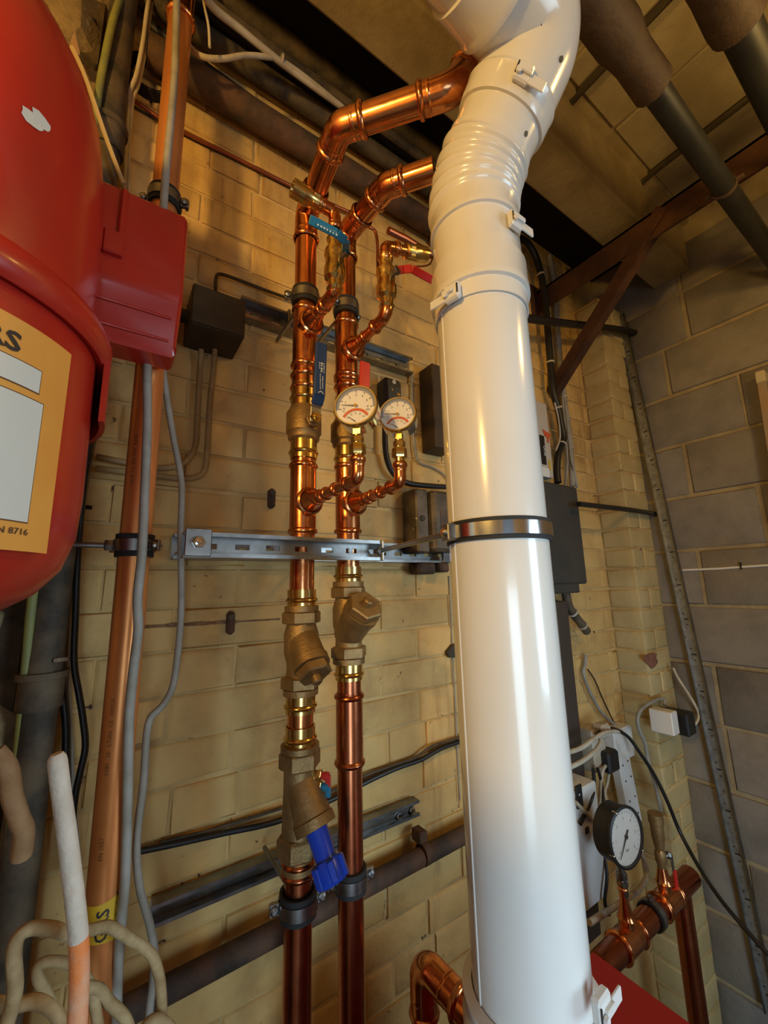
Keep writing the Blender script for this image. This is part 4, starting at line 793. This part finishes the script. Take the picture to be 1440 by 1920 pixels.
G().tube([(x, py_, pz) for x in (.4, .66, .78, .85, .875, .882)], [.046, .044, .041, .043, .041, .031], 22).obj('lagging', lagging, bp)
# ------------------------------------------------------------------ equipment on the wall right of the flue
def Z(px, py, Y): return PY(px, py, Y).z
wc = thing('heating_controller', 'white wall controller with a black screen, half hidden behind the flue', 'controller', (1.18, -.03, Z(1030, 895, -.07)))
x1, z1_, z0_ = PY(1030, 820, -.07).x, Z(1030, 760, -.07), Z(1034, 896, -.07)
G().cbox((x1-.11, -.037, (z0_+z1_)/2), X_*.11, Y_*.035, Z_*(z1_-z0_)/2, .003).obj('case', M('controller_case', (.5, .44, .37), .5), wc)
a, b = PY(1010, 815, -.0735), PY(1026, 872, -.0735); G().box((a.x-.02, -.075, b.z), (b.x-.004, -.072, a.z)).obj('screen', black, wc)
g = G(); flat_text(g, 'one', .024, V((b.x-.014, -.0756, a.z-.035)), -Z_, X_); g.obj('lettering', printw, wc)
a, b = PY(1015, 876, -.0735), PY(1029, 896, -.0735); G().box((a.x-.02, -.078, b.z), (b.x, -.0722, a.z)).obj('flap', whitep, wc)
a = PY(1025, 814, -.0735); G().prism([a+V((x, -.0006, z)) for x, z in ((-.022, .014), (.018, .004), (.02, -.006), (.01, -.012), (.008, -.03), (0, -.03), (0, -.012), (-.012, -.008))], (0, .001, 0)).obj('emblem', dialr, wc)
a = PY(1031, 872, -.0735); G().cbox(a, X_*.005, Y_*.001, Z_*.017, .0005).obj('warning_sticker', yellow, wc)
cb_ = thing('control_cabinet', 'dark grey control cabinet on the wall right of the flue', 'cabinet', (1.2, -.05, Z(1060, 1105, -.09)))
xa, xb_ = PY(1022, 1000, -.09).x-.06, PY(1092, 1000, -.09).x; za, zb2 = Z(1055, 1096, -.09), Z(1055, 908, -.09)
G().cbox(((xa+xb_)/2, -.046, (za+zb2)/2), X_*(xb_-xa)/2, Y_*.044, Z_*(zb2-za)/2, .006).obj('case', charcoal, cb_); G().cbox(((xa+xb_)/2-.012, -.05, za-.012), X_*((xb_-xa)/2-.03), Y_*.035, Z_*.016, .004).obj('gland_plate', charcoal, cb_)
p = PY(1097, 1047, -.06); G().cbox(V((xb_+.003, -.06, p.z)), X_*.003, Y_*.006, Z_*.005, .001).obj('latch', charcoal, cb_)
tag(G().cbox((PY(1056, 1250, -.04).x-.015, -.035, .98), X_*.032, Y_*.032, Z_*.46, .003).obj('cable_trunking', M('brown_trunking', (.055, .037, .026), .6)), 'dark brown trunking dropping below the grey control cabinet', 'trunking')
def bundle(name, label, cat, pts, r, mat, ties, tmat=offw):
    t = thing(name, label, cat, PY(*pts[-1])); P = spline(pix(pts), 6); G().tube(P, r, 10).obj('cable', mat, t, ang=60)
    for i in ties:
        c = P[i]; d = (P[min(i+1, len(P)-1)]-P[i-1]); G().rect_arc(c, d, r+.0003, r+.0028, .006, n=14).obj('cable_tie', tmat, t)
    return t
bundle('cable_bundle', 'thick black cable bundle bending down the wall right of the flue', 'cable', [(960, 445, -.05), (985, 452, -.05), (1003, 478, -.05), (1014, 515, -.05), (1022, 560, -.05), (1027, 620, -.05), (1032, 680, -.045), (1036, 730, -.045), (1046, 765, -.045), (1053, 800, -.045), (1056, 825, -.045), (1047, 850, -.045), (1044, 880, -.045), (1046, 905, -.05)], .0125, black, (18, 36, 48, 62))
bundle('cable_bundle', 'grey cable bundle dropping into the dark grey control cabinet', 'cable', [(1030, 480, -.02), (1040, 540, -.02), (1044, 600, -.025), (1050, 680, -.025), (1057, 745, -.025), (1065, 800, -.025), (1071, 860, -.03), (1073, 912, -.04)], .011, greyc, (12, 24, 34))
for lab, o in (('thin loose grey cable at the left of the grey bundle', -6), ('thin loose grey cable at the right of the grey bundle', 7)):
    cable('loose_cable', lab, 'cable', [(1056+o*.3, 740, -.03), (1066+o*.5, 850, -.04), (1069+o, 880, -.045), (1070+o*1.8, 915, -.05)], .0045, greyc)
cable('thin_cable', 'white thin cable following the black bundle', 'cable', [(1040, 755, -.06), (1047, 785, -.06), (1050, 820, -.06), (1042, 845, -.06)], .003, offw)
t = tag(G().tube(spline(pix([(960, 593, -.13), (1040, 604, -.13), (1110, 612, -.135), (1165, 619, -.14), (1190, 625, -.15), (1220, 637, -.165)]), 6), .0135, 12).obj('cut_hose', black), 'cut black hose end reaching across to the block wall', 'hose')
cable('thick_cable', 'black cable leaving the control cabinet across the brick pier', 'cable', [(1085, 945, -.125), (1130, 950, -.125), (1180, 956, -.13), (1225, 963, -.13), (1245, 968, -.135)], .009, black, n=10)
bundle('cable_tail', 'black cable tail under the grey control cabinet ending at a brick ledge', 'cable', [(1060, 1108, -.05), (1066, 1135, -.05), (1078, 1155, -.05), (1092, 1172, -.045), (1100, 1184, -.04)], .014, iron, (10, 18))
cable('thin_cable', 'grey cable wandering down the wall below the cabinet', 'cable', [(1098, 1228, -.02), (1097, 1245, -.02), (1094, 1262, -.02), (1105, 1295, -.02), (1125, 1332, -.02), (1145, 1352, -.02), (1160, 1365, -.03)], .0055, greyc)
cable('thin_cable', 'very thin black wire dropping to the white power strip', 'wire', [(1102, 1255, -.015), (1115, 1275, -.015), (1130, 1310, -.015), (1148, 1348, -.02), (1156, 1362, -.03)], .0022, black)
# junction box on the pier
pj = thing('pier_switch', 'small white and black switch box fixed to the brick pier', 'switch', V((PY(1265, 1380, -.14).x, PIER_Y, Z(1265, 1378, -.14))))
c = PY(1246, 1352, -.15); G().cbox((c.x, -.148, c.z), X_*.022, Y_*.035, Z_*.036, .003).obj('white_cover', whitep, pj)
c2 = PY(1278, 1352, -.165); G().cbox((c2.x-.012, -.158, c2.z), X_*.03, Y_*.042, Z_*.036, .005).obj('black_housing', black, pj); G().cbox((c2.x+.022, -.158, c2.z), X_*.010, Y_*.035, Z_*.03, .006).obj('black_knob', black, pj)
cable('thin_cable', 'grey looped cable left of the switch box on the pier', 'cable', [(1246, 1322, -.13), (1244, 1310, -.125), (1225, 1314, -.12), (1202, 1330, -.12), (1195, 1350, -.12), (1200, 1372, -.12), (1210, 1395, -.12), (1216, 1430, -.12), (1228, 1470, -.12), (1240, 1520, -.12)], .006, greyc)
cable('thin_cable', 'white cable hanging from the pier edge round to the switch box', 'cable', [(1262, 1252, -.14), (1272, 1272, -.15), (1290, 1300, -.17), (1303, 1322, -.18), (1310, 1340, -.18), (1306, 1355, -.18), (1297, 1362, -.17)], .0045, offw)
# power strip and clutter at the wall foot
a, b = PY(1160, 1412, -.05), PY(1186, 1545, -.05); ps_ = thing('power_strip', 'long white power strip hanging on the wall beside the pier', 'power strip', b)
dv = (a-b); un = dv.normalized(); sd = un.cross(Y_); G().cbox((a+b)/2, dv/2, sd*.036, Y_*.016, .004).obj('case', whitep, ps_)
for f_ in (.12, .34, .62, .85):
    for s in (-1, 1): G().lathe((a+b)/2+dv*(.5-f_)+sd*.018*s-Y_*.0161, -Y_, [(0, .0035), (.0012, .003)], 8).obj('screw', charcoal, ps_)
p = PY(1158, 1392, -.035); tag(G().cbox(p, X_*.06, Y_*.025, Z_*.05, .006).obj('socket_plate', whitep), 'white socket box above the power strip', 'socket')
p = PY(1108, 1378, -.06); sk_ = thing('plug_socket', 'off-white double socket with plugs behind the flue', 'socket', p-Z_*.07); G().cbox(p-Z_*.035, X_*.035, Y_*.025, Z_*.06, .004).obj('plate', offw, sk_); G().cbox(p+V((.01, -.03, .02)), X_*.025, Y_*.02, Z_*.02, .008).obj('plug', offw, sk_); G().cbox(p+V((.03, -.03, -.07)), X_*.03, Y_*.02, Z_*.03, .006).obj('black_plug', black, sk_)
hu = thing('white_unit', 'narrow white control unit low on the wall behind the flue', 'unit', PY(1095, 1660, -.08)); a, b = PY(1090, 1450, -.08), PY(1110, 1655, -.08)
dv = a-b; un = dv.normalized(); G().cbox((a+b)/2-X_*.062, Z_*(a.z-b.z)/2, X_*.052, Y_*.05, .004).obj('case', whitep, hu)
p = PY(1088, 1492, -.131); G().cbox(p-X_*.006, X_*.014, Y_*.003, Z_*.028, .002).obj('display', black, hu); G().lathe(PY(1086, 1490, -.135), -Y_, [(0, .0025), (.001, .0025)], 10).obj('indicator', printw, hu); G().cbox(PY(1101, 1557, -.131), X_*.008, Y_*.002, Z_*.008, .001).obj('button', charcoal, hu)
for lab, pts, r, m in (('black cable sweeping from the sockets across the pier to the block wall', [(1118, 1378, -.1), (1132, 1368, -.1), (1152, 1367, -.105), (1178, 1382, -.11), (1200, 1412, -.125), (1225, 1450, -.135), (1250, 1500, -.15), (1275, 1560, -.16), (1310, 1625, -.22), (1350, 1685, -.3), (1400, 1745, -.36), (1450, 1800, -.41)], .0055, black),
                       ('white cable looping out from behind the flue, upper of two', [(1060, 1412, -.16), (1090, 1402, -.15), (1118, 1382, -.13), (1140, 1372, -.12), (1165, 1372, -.1)], .006, offw),
                       ('white cable looping out from behind the flue, lower of two', [(1066, 1440, -.16), (1095, 1425, -.15), (1118, 1405, -.13), (1126, 1390, -.12), (1122, 1376, -.11)], .006, offw),
                       ('white cable hanging in a narrow loop left of the power strip', [(1146, 1430, -.08), (1132, 1440, -.1), (1126, 1470, -.1), (1124, 1510, -.1), (1116, 1542, -.12), (1100, 1525, -.14), (1080, 1505, -.15)], .005, offw),
                       ('white cable drooping behind the big black gauge', [(1143, 1445, -.07), (1138, 1470, -.08), (1134, 1485, -.09), (1140, 1510, -.1), (1155, 1520, -.1)], .0045, offw),
                       ('dark cable hanging down left of the big black gauge', [(1112, 1440, -.12), (1114, 1470, -.12), (1110, 1495, -.13), (1100, 1520, -.13), (1088, 1545, -.14)], .005, black),
                       ('long dark cable dropping behind the big black gauge', [(1120, 1440, -.1), (1128, 1470, -.1), (1130, 1520, -.1), (1130, 1580, -.12), (1138, 1640, -.14), (1134, 1690, -.14), (1142, 1715, -.14)], .0045, black),
                       ('white cable curving round below the big black gauge', [(1197, 1590, -.1), (1208, 1615, -.1), (1213, 1640, -.1), (1200, 1665, -.11), (1175, 1685, -.13), (1140, 1708, -.15), (1105, 1730, -.16)], .0075, offw)):
    cable('loose_cable', lab, 'cable', pts, r, m, 'cables at the foot of the wall')
gy = -.24; gc = PY(1172, 1568, gy); gn = V((-.1, -1, .05)).normalized(); R0 = .063
bg = thing('large_gauge', 'large black cased pressure gauge with a white dial near the bottom right', 'gauge', gc-Z_*.1)
G().lathe(gc+gn*-.045, gn, [(0, R0*.9), (.003, R0), (.04, R0), (.043, R0*1.06), (.05, R0*1.06), (.052, R0*.97), (.047, R0*.94)], 44, cap=False).obj('case', black, bg); G().lathe(gc-gn*.045, gn, [(0, R0*.9), (.001, R0*.9)], 40).obj('back_plate', black, bg)
dl_ = G().lathe(gc, gn, [(0, R0*.95), (.001, R0*.95)], 44).obj('dial', dialw, bg); u = Z_.cross(gn).normalized(); up = gn.cross(u)
g = G()
for i in range(25):
    a = math.radians(-135+270*i/24); e = u*math.sin(a)+up*math.cos(a); s_ = gn.cross(e); q0, q1 = R0*(.8 if i % 4 else .74), R0*.86; g.add([gc+gn*.0015+e*q0-s_*.0006, gc+gn*.0015+e*q0+s_*.0006, gc+gn*.0015+e*q1+s_*.0006, gc+gn*.0015+e*q1-s_*.0006], [(0, 1, 2, 3)])
for i in range(7):
    a = math.radians(-135+270*i/6); flat_text(g, str(i), .010, gc+gn*.0015+(u*math.sin(a)+up*math.cos(a))*R0*.62, u, up, True)
flat_text(g, 'bar', .011, gc+gn*.0015-up*.028, u, up, True); g.obj('numerals', M('faded_ink', (.22, .24, .22), .6), dl_)
e = (u*math.sin(math.radians(-140))+up*math.cos(math.radians(-140))); s_ = gn.cross(e); G().prism([gc+gn*.003-e*.016-s_*.0022, gc+gn*.003-e*.016+s_*.0022, gc+gn*.003+e*R0*.8+s_*.0005, gc+gn*.003+e*R0*.8-s_*.0005], gn*.0008).obj('needle', ink, bg); G().lathe(gc+gn*.003, gn, [(0, .005), (.002, .005)], 12).obj('hub', ink, bg)
G().lathe(gc+gn*.005, gn, [(0, R0*.95), (.0006, R0*.95)], 40).obj('glass', gl, bg)
for a in (-25, 130, 250):
    e = u*math.sin(math.radians(a))+up*math.cos(math.radians(a)); G().lathe(gc+e*R0*1.02-gn*.004, gn, [(0, .003), (.012, .003), (.013, .002)], 8).obj('bezel_screw', steel, bg)
# copper manifold below it
mp = PY(1176, 1762, gy+.02); mz = mp.z; mx0, mx1 = mp.x-.12, PY(1262, 1690, gy+.02).x+.02; my = gy+.02
mf = thing('copper_manifold', 'copper header pipe with two vertical branches at the bottom right', 'pipe', (mx0, my, mz))
G().tube([(mx0, my, mz), (mx1+.1, my, mz)], .027, 24).obj('header_pipe', coppero, mf)
def stub(xx, top):
    p = V((xx, my, mz)); g = G().lathe(p, Z_, [(.02, .017), (.04, .017), (.044, .0205), (.05, .017), (.056, .0155), (.085, .0095), (.11, .009)], 20); bead(g, p+Z_*.104, Z_, .0095, .0028); bead(g, p+Z_*.118, Z_, .009, .0026); o = g.obj('reducing_branch', copper, mf); G().tube([p+Z_*.1, V((xx, my, top))], .0075, 14).obj('branch_pipe', copper, mf); return o
stub(gc.x-.002, gc.z-R0-.03); sleeve(V((mp.x-.045, my, mz)), X_, .09, .027, .003, .004).obj('coupling', copper, mf)
xv = PY(1243, 1640, my).x; stub(xv, Z(1238, 1620, my)); sleeve(V((xv-.045, my, mz)), X_, .09, .027, .003, .004).obj('coupling', copper, mf)
G().tube([(mx1+.03, my, mz), (mx1+.03, my, .0)], .024, 20).obj('down_pipe', coppero, mf); G().tube([(mx0, my, mz), (mx0, my, .0)], .024, 20).obj('down_pipe', coppero, mf)
g = G().lathe(V((gc.x, my, gc.z-R0-.075)), Z_, [(0, .0095), (.004, .011), (.03, .0105), (.034, .013), (.05, .013), (.054, .009), (.075, .008), (.09, .008)], 16); hexnut(g, V((gc.x, my, gc.z-R0-.05)), Z_, .014, .0145); g.obj('gauge_cock', zinc, mf)
zz = Z(1240, 1622, my); vt = thing('drain_valve', 'small brass valve with a thin red lever in front of the pier', 'valve', V((xv, my, zz)))
g = G().lathe(V((xv, my, zz-.02)), Z_, [(0, .009), (.004, .012), (.02, .0105), (.03, .014), (.05, .014), (.056, .011), (.066, .0125), (.085, .016), (.12, .0165), (.122, .019), (.145, .019)], 18); g.obj('body', bronze, vt); g = G(); g.cyl((xv, my, zz+.02), (xv+.028, my-.012, zz+.02), .006, 10); hexnut(g, V((xv+.018, my-.008, zz+.02)), V((.9, -.4, 0)), .008, .009); g.obj('stem', zinc, vt)
p = V((xv+.03, my-.014, zz+.012)); G().cbox(p-Z_*.012, X_*.004, Y_*.0018, Z_*.02, .001).obj('lever', zinc, vt); G().cbox(p+V((.002, -.002, -.062)), X_*.0055, Y_*.004, Z_*.034, .002).obj('handle', redp, vt)
c = V((PY(1225, 1735, my).x, my, mz)); pc = thing('pipe_clamp', 'dark clamp around the copper header pipe at the bottom right', 'clamp', c); G().rect_arc(c, X_, .0272, .031, .026, n=28).obj('rubber_liner', rubber, pc); G().rect_arc(c, X_, .031, .0335, .018, n=28).obj('band', zinc, pc); G().lathe(c+Z_*.034, Z_, [(0, .007), (.008, .007), (.009, .004)], 10).obj('screw', zinc, pc)
# ------------------------------------------------------------------ things leaning on the block wall
a, b = PX(1163, 592, 1.795), PX(1450, 1905, 1.795); st = thing('perforated_strip', 'long perforated galvanised metal strip leaning on the block wall', 'metal strip', b)
dv = a-b; un = dv.normalized(); sd = un.cross(X_).normalized(); hw = .017
G().obox((a+b)/2, dv/2, sd*hw, X_*.0012).obj('web', galv, st, smooth=False); G().obox((a+b)/2-sd*hw-X_*.006, dv/2, sd*.0014, X_*.007).obj('rolled_edge', zinc, st, smooth=False); G().obox((a+b)/2+sd*hw-X_*.006, dv/2, sd*.0014, X_*.007).obj('rolled_edge', zinc, st, smooth=False)
L = dv.length; n = int(L/.125)
pm = G().obox((0, 0, 0), sd*.0065, un*.0022, X_*.0006).mesh('punched_slot', black, V((0, 0, 0)), smooth=False); pd = G().lathe((0, 0, 0), -X_, [(0, .0025), (.0006, .0025)], 8).mesh('punched_hole', black, V((0, 0, 0)))
for i in range(n):
    c = b+un*(.05+i*.125)-X_*.0016
    for m_, off in ((pm, V((0, 0, 0))), (pd, un*.02+sd*.006), (pd, -un*.02)):
        o = bpy.data.objects.new(m_.name, m_); COL.objects.link(o); o.parent = st; o.location = c+off-st.location
a, b = PX(1428, 702, 1.78), PX(1475, 1000, 1.78); b = a+(b-a)*((a.z-.02)/(a.z-b.z)); dv = a-b; un = dv.normalized(); sd = un.cross(X_).normalized()
tb = thing('timber_batten', 'weathered timber batten with a pale cut end at the right edge', 'batten', b); G().cbox((a+b)/2, dv/2, sd*.012, X_*.02, .002).obj('shaft', ltwood, tb); G().cbox(a-un*.014-X_*.003, un*.02, sd*.0125, X_*.0205, .002).obj('pale_end', M('pale_timber', (.5, .42, .27), .8), tb)
pa = [PX(1280, 1069, R_X-.002), PX(1352, 1066, R_X-.002), PX(1390, 1063, R_X-.002), PX(1438, 1060, R_X-.002), PX(1480, 1057, R_X-.002)]
tag(G().tube(pa, .004, 8).obj('string_line', whitep), 'thin white string fixed straight across the block wall', 'string')
tag(G().cbox(pa[2]-X_*.004+Z_*.004, X_*.005, Y_*.002, Z_*.012, .001).obj('wall_clip', black), 'small dark clip on the thin white string', 'clip')
